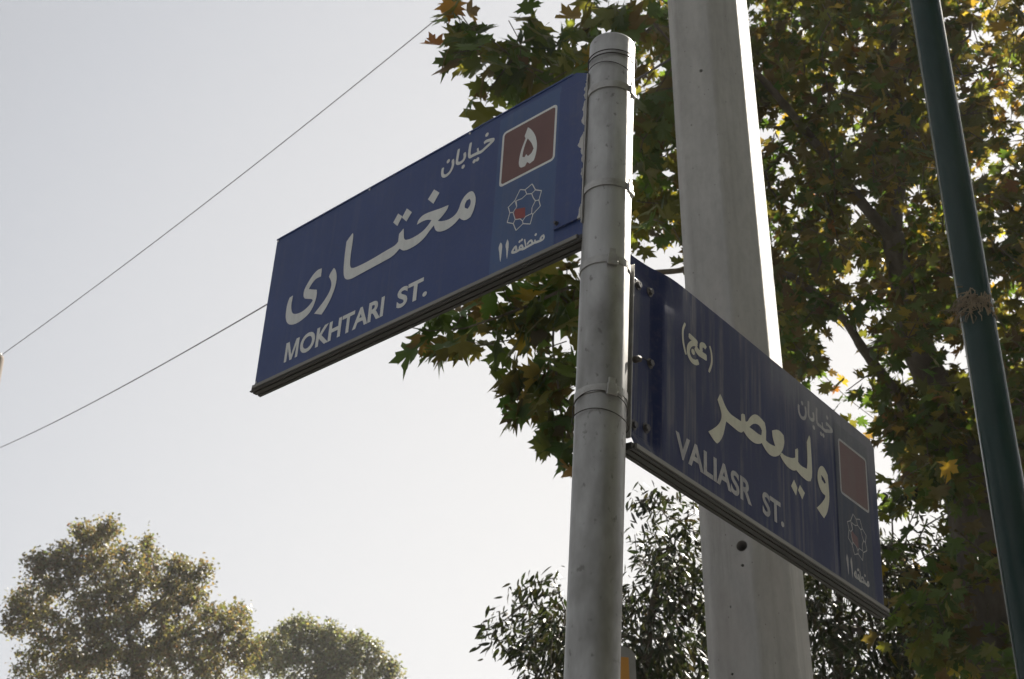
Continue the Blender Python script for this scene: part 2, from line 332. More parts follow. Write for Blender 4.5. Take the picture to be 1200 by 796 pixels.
# ------------------------------------------------------------------ street signs
LET = {"poly":{"ye1":[[1.0678,0.3061],[1.0669,0.278],[1.0896,0.28],[1.1075,0.2689],[1.1182,0.2549],[1.0986,0.246],[1.0784,0.2378],[1.0742,0.2208],[1.0769,0.2025],[1.0859,0.1801],[1.1026,0.1638],[1.13,0.156],[1.1561,0.1524],[1.1845,0.1582],[1.203,0.1705],[1.2137,0.1889],[1.2178,0.2082],[1.2178,0.2409],[1.2101,0.2595],[1.1946,0.262],[1.1941,0.2487],[1.1964,0.2332],[1.1913,0.2085],[1.1805,0.1939],[1.1585,0.186],[1.1314,0.1853],[1.1063,0.1939],[1.0909,0.206],[1.0959,0.2136],[1.116,0.2207],[1.1357,0.2295],[1.1426,0.2461],[1.1401,0.2631],[1.1276,0.2797],[1.1088,0.2989],[1.0884,0.3091]],"re1":[[1.0089,0.2849],[0.998,0.2726],[0.9897,0.2501],[0.9885,0.224],[0.9971,0.1954],[1.01,0.1716],[1.0259,0.1521],[1.039,0.141],[1.058,0.1494],[1.0748,0.157],[1.0535,0.1716],[1.0305,0.1886],[1.0129,0.2108],[1.0096,0.2288],[1.0145,0.2434],[1.0276,0.263],[1.0222,0.2738]],"mokhta1":[[0.9404,0.3756],[0.9356,0.367],[0.9356,0.3344],[0.9371,0.2929],[0.9336,0.2594],[0.9211,0.2481],[0.8807,0.2452],[0.8311,0.2463],[0.7747,0.2508],[0.7386,0.252],[0.7278,0.2602],[0.7273,0.2851],[0.7109,0.2956],[0.7083,0.2914],[0.7052,0.2635],[0.6982,0.2529],[0.6786,0.2481],[0.6512,0.2478],[0.6247,0.2524],[0.6032,0.2651],[0.5947,0.2753],[0.6131,0.2839],[0.6328,0.2866],[0.6539,0.2845],[0.6529,0.2919],[0.6464,0.3017],[0.6277,0.3079],[0.5963,0.304],[0.5612,0.2984],[0.5299,0.2958],[0.5316,0.2873],[0.5364,0.2801],[0.5538,0.2674],[0.5682,0.2611],[0.5521,0.2529],[0.5213,0.2461],[0.4977,0.2514],[0.4862,0.2649],[0.4809,0.284],[0.4676,0.2982],[0.4498,0.3043],[0.4366,0.3],[0.4256,0.2815],[0.4218,0.2616],[0.4266,0.2364],[0.4374,0.2185],[0.4553,0.2154],[0.4707,0.2234],[0.481,0.2338],[0.4965,0.2236],[0.518,0.2174],[0.5404,0.2175],[0.5599,0.2231],[0.5743,0.233],[0.5824,0.2532],[0.5965,0.2437],[0.6173,0.2261],[0.647,0.2166],[0.6818,0.2151],[0.7022,0.2202],[0.7179,0.2336],[0.7419,0.219],[0.7859,0.2176],[0.8346,0.2163],[0.884,0.2149],[0.9173,0.2133],[0.9393,0.2185],[0.9516,0.228],[0.9585,0.2434],[0.9633,0.2709],[0.9654,0.3203],[0.9651,0.3561],[0.9519,0.3672]],"mokhta1_h":[[0.4474,0.2802],[0.4408,0.2698],[0.4432,0.2571],[0.4516,0.2501],[0.4634,0.2582],[0.4646,0.2693],[0.4582,0.2788]],"dot1_0":[[0.5965,0.3755],[0.5723,0.3538],[0.5933,0.3268],[0.6185,0.3521]],"dot1_1":[[0.7415,0.3582],[0.7221,0.3404],[0.7387,0.3155],[0.7593,0.3356]],"dot1_2":[[0.7055,0.3599],[0.6817,0.3371],[0.7013,0.3146],[0.7224,0.3367]],"five":[[0.2429,0.4135],[0.2293,0.4002],[0.2127,0.3728],[0.2052,0.3433],[0.2066,0.3145],[0.2136,0.2958],[0.2278,0.2921],[0.2381,0.3016],[0.2445,0.2917],[0.2593,0.2929],[0.2672,0.302],[0.2686,0.3211],[0.2635,0.3484],[0.2527,0.3731],[0.249,0.3807],[0.2531,0.3902]],"five_h":[[0.2411,0.377],[0.2262,0.3569],[0.2171,0.3341],[0.2238,0.3225],[0.2361,0.319],[0.243,0.3285],[0.2488,0.3212],[0.2568,0.3268],[0.2548,0.3443],[0.2479,0.3653]],"sr2":[[0.4334,0.2867],[0.4416,0.2809],[0.4598,0.2608],[0.4807,0.2523],[0.4995,0.2521],[0.5352,0.2536],[0.5358,0.2726],[0.5432,0.2792],[0.5539,0.2802],[0.5571,0.2627],[0.5669,0.2653],[0.5772,0.2804],[0.595,0.2973],[0.6151,0.3066],[0.6374,0.3054],[0.6572,0.2999],[0.664,0.2834],[0.661,0.2522],[0.6799,0.2489],[0.7106,0.2542],[0.6964,0.2746],[0.6949,0.2933],[0.7186,0.3063],[0.7395,0.31],[0.7573,0.3047],[0.7615,0.2869],[0.7533,0.2643],[0.7466,0.2561],[0.7354,0.2407],[0.7089,0.2236],[0.6833,0.2176],[0.6635,0.2206],[0.6465,0.2301],[0.6393,0.2354],[0.624,0.2266],[0.6041,0.22],[0.5798,0.2196],[0.5606,0.2239],[0.5465,0.2315],[0.5366,0.2222],[0.5199,0.2193],[0.4893,0.2214],[0.4613,0.2231],[0.4539,0.2004],[0.4466,0.1791],[0.4301,0.1557],[0.4164,0.1451],[0.4006,0.1478],[0.3762,0.1609],[0.3965,0.1756],[0.4194,0.194],[0.4357,0.2138],[0.4407,0.2316],[0.434,0.2472],[0.4205,0.2653]],"sr2_h":[[0.5762,0.2544],[0.5939,0.2711],[0.6165,0.2804],[0.6338,0.2793],[0.6409,0.2713],[0.6377,0.2564],[0.6203,0.2534],[0.6006,0.2549]],"ly2":[[0.7435,0.2497],[0.7623,0.2477],[0.7978,0.2548],[0.8178,0.2643],[0.8195,0.2888],[0.8331,0.2976],[0.8361,0.2937],[0.8336,0.2585],[0.8495,0.2528],[0.8827,0.257],[0.8883,0.2866],[0.8877,0.3384],[0.9031,0.3638],[0.9094,0.3594],[0.9124,0.296],[0.9118,0.2475],[0.9002,0.2278],[0.8832,0.2214],[0.8538,0.2222],[0.8314,0.2272],[0.8219,0.2303],[0.8052,0.2213],[0.7764,0.2196],[0.7516,0.2268],[0.7347,0.2386]],"dot2_0":[[0.8068,0.1978],[0.8236,0.1807],[0.8154,0.1551],[0.7892,0.1729]],"dot2_1":[[0.8388,0.1947],[0.865,0.181],[0.8489,0.1567],[0.8277,0.1756]],"waw2":[[0.9668,0.2996],[0.9841,0.301],[1.0034,0.2856],[1.0068,0.2487],[1.0084,0.2147],[0.9927,0.1715],[0.9701,0.1466],[0.9538,0.1526],[0.93,0.1626],[0.9566,0.184],[0.9827,0.2105],[0.9833,0.2176],[0.9631,0.2187],[0.9475,0.2335],[0.9406,0.255],[0.9483,0.2821]],"waw2_h":[[0.9643,0.2708],[0.981,0.2668],[0.9903,0.2564],[0.9831,0.2519],[0.9666,0.2579]]},"st":{"xk":[0.01,[[0.4083,0.4407],[0.3986,0.4435],[0.3724,0.436],[0.383,0.4288],[0.4023,0.4219],[0.4161,0.4174],[0.4335,0.4194],[0.4508,0.42],[0.4595,0.4204],[0.4638,0.4285],[0.4638,0.4483],[0.4615,0.4683]]],"xt":[0.009,[[0.4322,0.436],[0.4276,0.4179]]],"xb":[0.01,[[0.5085,0.4692],[0.5106,0.4477],[0.5112,0.4257],[0.5001,0.4181],[0.4858,0.4214],[0.481,0.4316],[0.4839,0.4453]]],"xn":[0.01,[[0.5295,0.444],[0.5272,0.4231],[0.537,0.4053],[0.5543,0.4007],[0.5656,0.4083],[0.5687,0.4221],[0.5671,0.4338]]],"xd0":[0.013,[[0.3992,0.4647]]],"xd1":[0.013,[[0.4413,0.3973]]],"xd2":[0.013,[[0.4284,0.3975]]],"xd3":[0.013,[[0.484,0.399]]],"xd4":[0.013,[[0.5476,0.4461]]],"md":[0.006,[[0.1656,0.0527],[0.1623,0.0429],[0.1683,0.0384],[0.1741,0.0454],[0.1656,0.0519]]],"mb":[0.007,[[0.1683,0.0384],[0.1801,0.0393],[0.1855,0.0396],[0.1929,0.041],[0.2001,0.0404],[0.2164,0.0392],[0.231,0.038],[0.2423,0.041],[0.2571,0.0398],[0.2704,0.0436],[0.2672,0.0509],[0.2592,0.0556],[0.2552,0.0399]]],"mt":[0.006,[[0.1934,0.0493],[0.191,0.0406]]],"ml":[0.006,[[0.2187,0.0456],[0.2137,0.0513],[0.2055,0.0519],[0.2002,0.0412]]],"ms":[0.006,[[0.2294,0.0655],[0.2231,0.0418]]],"mq":[0.006,[[0.2453,0.0429],[0.244,0.0502],[0.2375,0.05],[0.2327,0.0402]]],"me0":[0.008,[[0.1908,0.063]]],"me1":[0.008,[[0.246,0.0652]]],"me2":[0.008,[[0.2388,0.0669]]],"p0":[0.008,[[0.2706,0.4087],[0.2602,0.3846],[0.2611,0.3567],[0.2682,0.3364],[0.2749,0.3242]]],"p1":[0.008,[[0.3851,0.3988],[0.3931,0.382],[0.3935,0.3533],[0.3802,0.3235]]],"aj":[0.015,[[0.2865,0.3828],[0.3063,0.3814],[0.3274,0.3786]]],"aj2":[0.014,[[0.3262,0.3763],[0.3023,0.3676],[0.2865,0.3496],[0.2866,0.3308],[0.3003,0.3206],[0.3181,0.3221],[0.332,0.3302]]],"aj3":[0.018,[[0.3162,0.3633],[0.3321,0.3564],[0.3522,0.3572],[0.3704,0.3584]]],"aj4":[0.014,[[0.3442,0.3643],[0.3443,0.3811],[0.3585,0.3877],[0.3665,0.383]]],"ajd":[0.016,[[0.3062,0.3457]]],"yn":[0.01,[[0.8957,0.4417],[0.8981,0.4252],[0.8913,0.4088],[0.8779,0.4013],[0.8634,0.403],[0.8572,0.4178],[0.8532,0.4373]]],"yb":[0.01,[[0.9161,0.4661],[0.9179,0.4413],[0.9222,0.4255],[0.9384,0.4185],[0.9452,0.4331],[0.945,0.4526]]],"yk":[0.01,[[0.9594,0.4666],[0.9585,0.4347],[0.963,0.4208],[0.9894,0.4199],[1.0162,0.421],[1.0445,0.4345],[1.0258,0.4407],[1.0147,0.4461]]],"yt":[0.009,[[0.991,0.4383],[0.9915,0.4217]]],"yd0":[0.013,[[0.8757,0.446]]],"yd1":[0.013,[[0.9401,0.4173]]],"yd2":[0.013,[[0.984,0.402]]],"yd3":[0.013,[[0.9969,0.3975]]],"yd4":[0.013,[[1.0183,0.4634]]]}}
H1, N1 = Vector((-0.71298428, 0.70086128, 0.02113971)), Vector((0.69842983, 0.71253258, -0.06703055))
H2, N2 = Vector((0.60680858, 0.79226947, -0.06397212)), Vector((0.79242297, -0.60927686, -0.02911272))
O1, O2, ZB1, ZB2 = -0.045, 0.05, 1.806314, 1.2794546
def smooth_poly(pts, it=2, keep=math.radians(46)):
    P = [np.array(p) for p in pts]
    for _ in range(it):
        out = []; n = len(P)
        for i in range(n):
            a, b, c = P[i-1], P[i], P[(i+1) % n]
            u, v = b-a, c-b; ang = abs(math.atan2(u[0]*v[1]-u[1]*v[0], u @ v))
            if ang > keep: out.append(b)
            else: out += [b-(b-a)*0.25, b+(c-b)*0.25]
        P = out
    return P
def ribbon(pts, w):
    """outline of a pen stroke of width w with round ends"""
    if len(pts) == 1:
        c = np.array(pts[0]); return [c + w/2*np.array([math.cos(t), math.sin(t)]) for t in np.linspace(0, 2*math.pi, 14)[:-1]]
    C = catmull(pts, 5) if len(pts) > 2 else [np.array(p) for p in pts]
    L, Rr = [], []
    for i, c in enumerate(C):
        t = C[min(i+1, len(C)-1)] - C[max(i-1, 0)]; t = t/(np.linalg.norm(t)+1e-9); nn = np.array([-t[1], t[0]])
        e = 0.72 if i in (0, len(C)-1) else 1.0
        L.append(c+nn*w/2*e); Rr.append(c-nn*w/2*e)
    return L, Rr
class Sign:
    def __init__(s, label, X, origin, front):
        s.front = front; s.root = thing('street_sign', label, 'street sign', frame_matrix(origin, X, U), 'blue street name signs on the leaning pole')
        s.lift = 0
    def pt(s, x, z, off): return Vector((x, s.front*off, z))
    def flat(s, name, loops, m, off, parent=None, thick=0.0006):
        """filled flat shape(s) with holes (even-odd), laid on the face at height off"""
        cu = bpy.data.curves.new('outline', 'CURVE'); cu.dimensions = '2D'; cu.fill_mode = 'BOTH'; cu.extrude = 0
        for lp in loops:
            sp = cu.splines.new('POLY'); sp.points.add(len(lp)-1); sp.use_cyclic_u = True
            for q, p in zip(sp.points, lp): q.co = (p[0], p[1], 0, 1)
        tmp = bpy.data.objects.new('outline', cu)
        me = bpy.data.meshes.new_from_object(tmp); bpy.data.objects.remove(tmp); bpy.data.curves.remove(cu)
        bm = bmesh.new(); bm.from_mesh(me); bpy.data.meshes.remove(me)
        for v in bm.verts: v.co = s.pt(v.co.x, v.co.y, off)
        bmesh.ops.recalc_face_normals(bm, faces=bm.faces)
        return bm_obj(name, bm, m, parent or s.root, recalc=False)
    def strokes(s, name, items, m, off, tf=lambda p: p, parent=None):
        bm = bmesh.new(); k = 0
        for w, pts in items:
            pts = [tf(p) for p in pts]; r = ribbon(pts, w); d = off + 0.00006*(k % 12); k += 1
            if isinstance(r, list): bm.faces.new([bm.verts.new(s.pt(p[0], p[1], d)) for p in r])
            else:
                L, Q = r
                a = [bm.verts.new(s.pt(p[0], p[1], d)) for p in L]; b = [bm.verts.new(s.pt(p[0], p[1], d)) for p in Q]
                for i in range(len(a)-1): bm.faces.new((a[i], a[i+1], b[i+1], b[i]))
        return bm_obj(name, bm, m, parent or s.root)
    def latin(s, name, runs, m, off, baseline, cap=0.0635, weight=0.0025, flip=False):
        for body, x0, x1 in runs:
            bm = bmesh.new()
            if body[0] == 'M':                                # the M is drawn from its own strokes
                e = 0.062*(1 if x1 > x0 else -1); w = 0.0112*(1 if x1 > x0 else -1)
                def mx(u): return x0+u
                P = [(0, 0), (w, 0), (w, 0.70), (e/2-w*0.42, 0), (e/2+w*0.42, 0), (e-w, 0.70), (e-w, 0), (e, 0), (e, 1), (e-w*1.35, 1), (e/2, 0.27), (w*1.35, 1), (0, 1)]
                cu_ = s.flat(name, [[(mx(u), baseline+t*cap) for u, t in P]], m, off)
                body = body[1:]; x0 += e + 0.0075*(1 if x1 > x0 else -1)
            fc = bpy.data.curves.new('run', 'FONT'); fc.body = body; fc.size = 1.0; fc.offset = weight/0.087; fc.fill_mode = 'BOTH'; fc.dimensions = '2D'; fc.resolution_u = 5
            tmp = bpy.data.objects.new('run', fc); me = bpy.data.meshes.new_from_object(tmp)
            co = np.zeros(len(me.vertices)*3); me.vertices.foreach_get('co', co); co = co.reshape(-1, 3)
            ymin = co[:, 1].min(); lo, hi = co[:, 0].min(), co[:, 0].max(); hh = np.percentile(co[:, 1], 99)-ymin
            b2 = bmesh.new(); b2.from_mesh(me)
            for v in b2.verts:
                x = x0 + (v.co.x-lo)/(hi-lo)*(x1-x0); z = baseline + (v.co.y-ymin)/hh*cap
                bm.verts.new(s.pt(x, z, off))
            bm.verts.ensure_lookup_table(); o0 = len(bm.verts)-len(b2.verts); b2.verts.index_update()
            for f in b2.faces: bm.faces.new([bm.verts[o0+v.index] for v in f.verts])
            b2.free(); bpy.data.objects.remove(tmp); bpy.data.meshes.remove(me); bpy.data.curves.remove(fc)
            bm_obj(name, bm, m, s.root)
    def bolts(s, spots, off, rad=0.0085):
        for x, z in spots:
            bm = bmesh.new(); hexa = [(x+rad*math.cos(t), z+rad*math.sin(t)) for t in np.linspace(0, 2*math.pi, 7)[:-1]+random.random()]
            add_prism(bm, hexa, lambda a, b, i: s.pt(a, b, off+0.001+(0.007 if i else 0)))
            wsh = [(x+rad*1.5*math.cos(t), z+rad*1.5*math.sin(t)) for t in np.linspace(0, 2*math.pi, 17)[:-1]]
            add_prism(bm, wsh, lambda a, b, i: s.pt(a, b, off+(0.0015 if i else 0)))
            bm_obj('bolt', bm, M_BOLT, s.root)
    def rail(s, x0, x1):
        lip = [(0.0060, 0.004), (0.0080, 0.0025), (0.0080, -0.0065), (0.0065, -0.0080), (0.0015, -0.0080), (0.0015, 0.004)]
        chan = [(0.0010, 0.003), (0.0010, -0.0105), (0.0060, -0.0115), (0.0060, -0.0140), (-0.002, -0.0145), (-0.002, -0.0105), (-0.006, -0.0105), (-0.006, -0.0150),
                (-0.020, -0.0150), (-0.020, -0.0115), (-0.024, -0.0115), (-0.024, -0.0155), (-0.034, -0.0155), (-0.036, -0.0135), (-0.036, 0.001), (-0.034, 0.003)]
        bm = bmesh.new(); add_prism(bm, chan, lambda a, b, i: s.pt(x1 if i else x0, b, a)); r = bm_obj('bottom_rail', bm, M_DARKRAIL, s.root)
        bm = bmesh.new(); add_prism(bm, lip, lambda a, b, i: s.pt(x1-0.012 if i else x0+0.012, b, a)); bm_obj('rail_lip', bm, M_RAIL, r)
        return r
def panel_mesh(s, outline_fn, x0, x1, z0, z1, dent, m, nx=90, nz=40, cut=None):
    """sheet-metal face as a grid with a real front and back; dent(x, z) -> front offset"""
    bm = bmesh.new()
    xs = np.linspace(x0, x1, nx+1); zs = np.linspace(z0, z1, nz+1); th = 0.003
    def q(x, z):
        return outline_fn(x, z)
    F, Bk = {}, {}
    for i, x in enumerate(xs):
        for j, z in enumerate(zs):
            X, Z = q(x, z); d = dent(X, Z)
            F[i, j] = bm.verts.new(s.pt(X, Z, d)); Bk[i, j] = bm.verts.new(s.pt(X, Z, d-th))
    for i in range(nx):
        for j in range(nz):
            bm.faces.new((F[i, j], F[i+1, j], F[i+1, j+1], F[i, j+1])); bm.faces.new((Bk[i, j+1], Bk[i+1, j+1], Bk[i+1, j], Bk[i, j]))
    for i in range(nx):
        for j in (0, nz): bm.faces.new((F[i, j], F[i+1, j], Bk[i+1, j], Bk[i, j]))
    for j in range(nz):
        for i in (0, nx): bm.faces.new((F[i, j], F[i, j+1], Bk[i, j+1], Bk[i, j]))
    return bm_obj('panel', bm, m, s.root)
def round_rect(x0, x1, z0, z1, r, n=5):
    out = []
    for cx, cz, a in ((x1-r, z1-r, 0), (x0+r, z1-r, 90), (x0+r, z0+r, 180), (x1-r, z0+r, 270)):
        for k in range(n+1): t = R(a+90*k/n); out.append((cx+r*math.cos(t), cz+r*math.sin(t)))
    return out
TIPS = [(0.2145, 0.2237), (0.1796, 0.188), (0.1805, 0.1425), (0.2124, 0.1028), (0.2614, 0.1042), (0.2954, 0.1418), (0.2957, 0.1884), (0.2568, 0.2252)]
VAL = [(0.2011, 0.1997), (0.187, 0.1631), (0.2052, 0.1286), (0.2379, 0.1145), (0.2731, 0.1291), (0.2882, 0.1681), (0.2734, 0.1993), (0.2389, 0.2163)]
INN = [(0.2312, 0.2003), (0.2137, 0.1939), (0.2074, 0.1787), (0.1988, 0.166), (0.2093, 0.1504), (0.2094, 0.1325), (0.2301, 0.1324), (0.2398, 0.1231), (0.2498, 0.1339), (0.2673, 0.139), (0.2773, 0.1646), (0.2649, 0.1764), (0.2678, 0.1958), (0.2478, 0.1939)]
SPK = [((0.2011, 0.1997), (0.2137, 0.1939)), ((0.187, 0.1631), (0.1988, 0.166)), ((0.2052, 0.1286), (0.2094, 0.1325)), ((0.2379, 0.1145), (0.2398, 0.1231)),
       ((0.2731, 0.1291), (0.2673, 0.139)), ((0.2882, 0.1681), (0.2773, 0.1646)), ((0.2734, 0.1993), (0.2649, 0.1764)), ((0.2389, 0.2163), (0.2312, 0.2003))]
RED = [(0.2699, 0.1717), (0.2347, 0.1620), (0.2324, 0.1310), (0.2498, 0.1345), (0.2659, 0.1395), (0.2729, 0.1594)]
def emblem(s, m, mred, off, tf, w=0.0038):
    ring = []
    for t, v in zip(TIPS, VAL): ring += [tf(t), tf(v)]
    inn = [tf(p) for p in INN]
    items = [(w, [ring[i], ring[(i+1) % len(ring)]]) for i in range(len(ring))]
    items += [(w*0.9, [inn[i], inn[(i+1) % len(inn)]]) for i in range(len(inn))]
    items += [(w*0.9, [tf(a), tf(b)]) for a, b in SPK]
    e = s.strokes('emblem', items, m, off+0.0002)
    s.flat('emblem_centre', [[tf(p) for p in RED]], mred, off, e)
KHIABAN = [LET['st'][k] for k in LET['st'] if k[0] == 'x']
MANTAGHE = [LET['st'][k] for k in LET['st'] if k[0] == 'm']
AJ = [LET['st'][k] for k in LET['st'] if k[0] in 'pa']
D11 = [[(0.3158, 0.091), (0.3085, 0.083), (0.3085, 0.066), (0.3098, 0.040), (0.3111, 0.0314), (0.3140, 0.040), (0.3175, 0.062), (0.3215, 0.076), (0.3195, 0.084)],
       [(0.2911, 0.0905), (0.2855, 0.080), (0.2850, 0.063), (0.2868, 0.038), (0.2877, 0.0308), (0.2905, 0.040), (0.2930, 0.060), (0.2970, 0.074), (0.2945, 0.083)]]
E0 = 0.0011                                                  # height of the first printed layer over the sheet

# --- the sign pointing away to the side, clean face
s1 = Sign('blue street sign reading MOKHTARI ST. with red number 5 square', H1, P0 + U*ZB1 + N1*O1, 1)
M_B1 = sign_paint('sign_blue', (0.026, 0.050, 0.160), 0.12)
M_B1P = sign_paint('sign_blue_flaking', (0.026, 0.050, 0.160), 0.15, 0.040)
M_LB1 = sign_paint('sign_pale_blue', (0.040, 0.080, 0.19), 0.12)
M_WH1 = streaky('sign_white', (0.66, 0.67, 0.64), (0.48, 0.48, 0.46), 0.45)
M_MAR1 = noisy('sign_maroon', (0.105, 0.038, 0.030), (0.135, 0.052, 0.040), 9, 0.5, bump=0.03)
M_RED1 = mat('emblem_red', (0.24, 0.034, 0.028), 0.5)
def out1(x, z):
    if x < 0.076: z = min(z, 0.4835 + (x-0.036)*0.53) if z > 0.46 else z
    return x, z
def dent1(x, z):
    d = 0.0005*math.sin(5*x+1)*math.sin(7*z) + 0.0002*math.sin(17*x)*math.cos(13*z)
    return d
panel_mesh(s1, out1, 0.036, 1.324, 0.0, 0.507, dent1, M_B1)
bm = bmesh.new()
lip = [(-0.0005, 0.0), (0.0035, 0.0), (0.0035, 0.003), (-0.010, 0.003), (-0.010, 0.0)]
add_prism(bm, [(0.0025, 0.5045), (0.0025, 0.509), (-0.012, 0.509), (-0.012, 0.5045)], lambda a, b, i: s1.pt(1.324 if i else 0.09, b, a))
bm_obj('top_fold', bm, M_B1, s1.root)
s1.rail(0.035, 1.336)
bm = bmesh.new(); add_box(bm, (0.037, 0.0018, 0.046), (0.126, 0.0085, 0.462), 0.0012); bm_obj('mounting_plate', bm, M_B1P, s1.root)
bm = bmesh.new(); add_box(bm, (0.006, -0.018, 0.03), (0.034, -0.012, 0.475), 0.001); add_box(bm, (0.0312, -0.012, 0.03), (0.0352, 0.009, 0.475), 0.001); bm_obj('bracket', bm, M_BAND, s1.root)
s1.flat('district_field', [round_rect(0.1285, 0.3505, 0.0085, 0.490, 0.004)], M_LB1, E0)
pq = s1.flat('number_plaque', [round_rect(0.1455, 0.3305, 0.2705, 0.4330, 0.008)], M_MAR1, E0+0.0003)
s1.flat('border', [round_rect(0.1395, 0.3365, 0.2645, 0.4390, 0.013), round_rect(0.1465, 0.3295, 0.2715, 0.4320, 0.008)[::-1]], M_WH1, E0+0.0006, pq)
s1.flat('digit', [smooth_poly(LET['poly']['five']), smooth_poly(LET['poly']['five_h'])], M_WH1, E0+0.0006, pq)
emblem(s1, M_WH1, M_RED1, E0+0.0003, lambda p: p)
s1.strokes('district_lettering', MANTAGHE, M_WH1, E0+0.0003)
s1.flat('district_number', [smooth_poly(q) for q in D11], M_WH1, E0+0.0003)
PL = LET['poly']
s1.flat('name_lettering', [smooth_poly(PL[k]) for k in PL if k.split('_')[0].endswith('1') and not k.startswith('dot')] + [PL[k] for k in PL if k.startswith('dot1')], M_WH1, E0)
s1.strokes('prefix_lettering', KHIABAN, M_WH1, E0)
s1.latin('latin_lettering', [('MOKHTARI', 1.1910, 0.7585), ('ST.', 0.7050, 0.5840)], M_WH1, E0, 0.0360)
s1.bolts([(0.114, 0.06)], 0.0085, 0.004)
M_RIV = mat('rivet_zinc', (0.7, 0.7, 0.68), 0.4, 0.4)
for x, z in ((1.316, 0.499), (0.885, 0.5005), (0.468, 0.501), (1.316, 0.012), (0.125, 0.262)):
    bm = bmesh.new(); add_prism(bm, [(x+0.0032*math.cos(t), z+0.0032*math.sin(t)) for t in np.linspace(0, 2*math.pi, 11)[:-1]], lambda a, b, i: s1.pt(a, b, 0.0008+(0.0022 if i else 0))); bm_obj('rivet', bm, M_RIV, s1.root)

# --- the sign pointing the other way, weathered and streaked
s2 = Sign('weathered blue street sign reading VALIASR ST. with streaked blank maroon square', H2, P0 + U*ZB2 + N2*O2, -1)
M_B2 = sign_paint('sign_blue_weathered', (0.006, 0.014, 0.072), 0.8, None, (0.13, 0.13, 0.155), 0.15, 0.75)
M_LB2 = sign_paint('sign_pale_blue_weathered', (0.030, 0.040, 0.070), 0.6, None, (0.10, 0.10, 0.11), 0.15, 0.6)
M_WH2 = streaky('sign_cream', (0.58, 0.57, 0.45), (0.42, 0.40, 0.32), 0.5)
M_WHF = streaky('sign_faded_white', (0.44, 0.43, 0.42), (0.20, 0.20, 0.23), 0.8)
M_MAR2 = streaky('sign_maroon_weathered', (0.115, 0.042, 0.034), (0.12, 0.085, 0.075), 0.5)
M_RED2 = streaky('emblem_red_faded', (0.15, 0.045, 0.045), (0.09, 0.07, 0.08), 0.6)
def out2(x, z):
    if x > 1.297 and z > 0.45: z = min(z, 0.5065 - (x-1.297)*1.15)
    return x, z
def sstep(a, b, x):
    t = min(1, max(0, (x-a)/(b-a))); return t*t*(3-2*t)
def dent2(x, z):
    d = 0.0005*math.sin(4*x+2)*math.sin(6*z+1) + 0.0003*math.sin(15*x)*math.cos(11*z)
    c = 1-sstep(0.135, 0.180+0.03*sstep(0.40, 0.5, z), x)
    m = sstep(0.0, 0.045, z)*(1-sstep(0.455, 0.505, z)*0.55)
    return d - 0.015*c*m - 0.018*sstep(0.40, 0.505, z)*(1-sstep(0.06, 0.26, x))
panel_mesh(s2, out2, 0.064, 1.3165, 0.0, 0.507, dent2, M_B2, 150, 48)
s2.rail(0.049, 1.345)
bm = bmesh.new(); add_box(bm, (0.066, 0.0130, 0.040), (0.132, 0.0150, 0.440), 0.0008); 
for v in bm.verts: v.co.y = -(-v.co.y) 
bm_obj('mounting_plate', bm, M_B2, s2.root)
bm = bmesh.new(); add_box(bm, (0.036, 0.020, 0.02), (0.060, 0.025, 0.47), 0.001); add_box(bm, (0.0575, 0.008, 0.02), (0.0615, 0.020, 0.47), 0.0008); bm_obj('bracket', bm, M_BAND, s2.root)
s2.bolts([(0.082, 0.425), (0.133, 0.432), (0.139, 0.242), (0.076, 0.058), (0.126, 0.071)], -0.0128, 0.0085)
SH = 1.4125
tf2 = lambda p: (SH-p[0], p[1])
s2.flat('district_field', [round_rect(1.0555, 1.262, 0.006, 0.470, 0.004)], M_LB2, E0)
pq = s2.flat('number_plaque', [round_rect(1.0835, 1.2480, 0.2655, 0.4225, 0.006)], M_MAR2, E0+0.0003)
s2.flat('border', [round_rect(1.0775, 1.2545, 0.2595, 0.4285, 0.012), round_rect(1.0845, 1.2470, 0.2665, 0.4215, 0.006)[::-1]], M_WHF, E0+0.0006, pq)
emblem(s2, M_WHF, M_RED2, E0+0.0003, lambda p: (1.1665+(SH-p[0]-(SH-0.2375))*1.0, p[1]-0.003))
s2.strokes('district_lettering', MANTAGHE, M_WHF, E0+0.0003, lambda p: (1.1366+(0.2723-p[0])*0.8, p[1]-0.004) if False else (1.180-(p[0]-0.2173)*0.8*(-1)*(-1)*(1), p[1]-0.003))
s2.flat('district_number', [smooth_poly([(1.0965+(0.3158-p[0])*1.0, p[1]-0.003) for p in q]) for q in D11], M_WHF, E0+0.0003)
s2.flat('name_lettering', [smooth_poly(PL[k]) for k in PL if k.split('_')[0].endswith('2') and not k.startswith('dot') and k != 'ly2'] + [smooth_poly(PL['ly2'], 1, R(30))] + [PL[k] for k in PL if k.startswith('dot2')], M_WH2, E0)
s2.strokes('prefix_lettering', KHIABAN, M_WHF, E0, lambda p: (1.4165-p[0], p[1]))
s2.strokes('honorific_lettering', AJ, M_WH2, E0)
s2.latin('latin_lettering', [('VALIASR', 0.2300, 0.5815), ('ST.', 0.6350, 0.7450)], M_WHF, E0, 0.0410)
bm = bmesh.new()
c = [s2.pt(0.052, 0.215, 0.012), s2.pt(0.085, 0.236, -0.006), s2.pt(0.138, 0.243, -0.010)]
add_tube(bm, catmull(c, 5), 0.0011, 6); bm_obj('tie_wire', bm, M_WIRE, s2.root, True)
bm = bmesh.new()
add_tube(bm, [s2.pt(0.046, 0.205, 0.006), s2.pt(0.060, 0.212, 0.012)], 0.008, 8); bm_obj('wire_knot', bm, M_WIRE, s2.root, True)

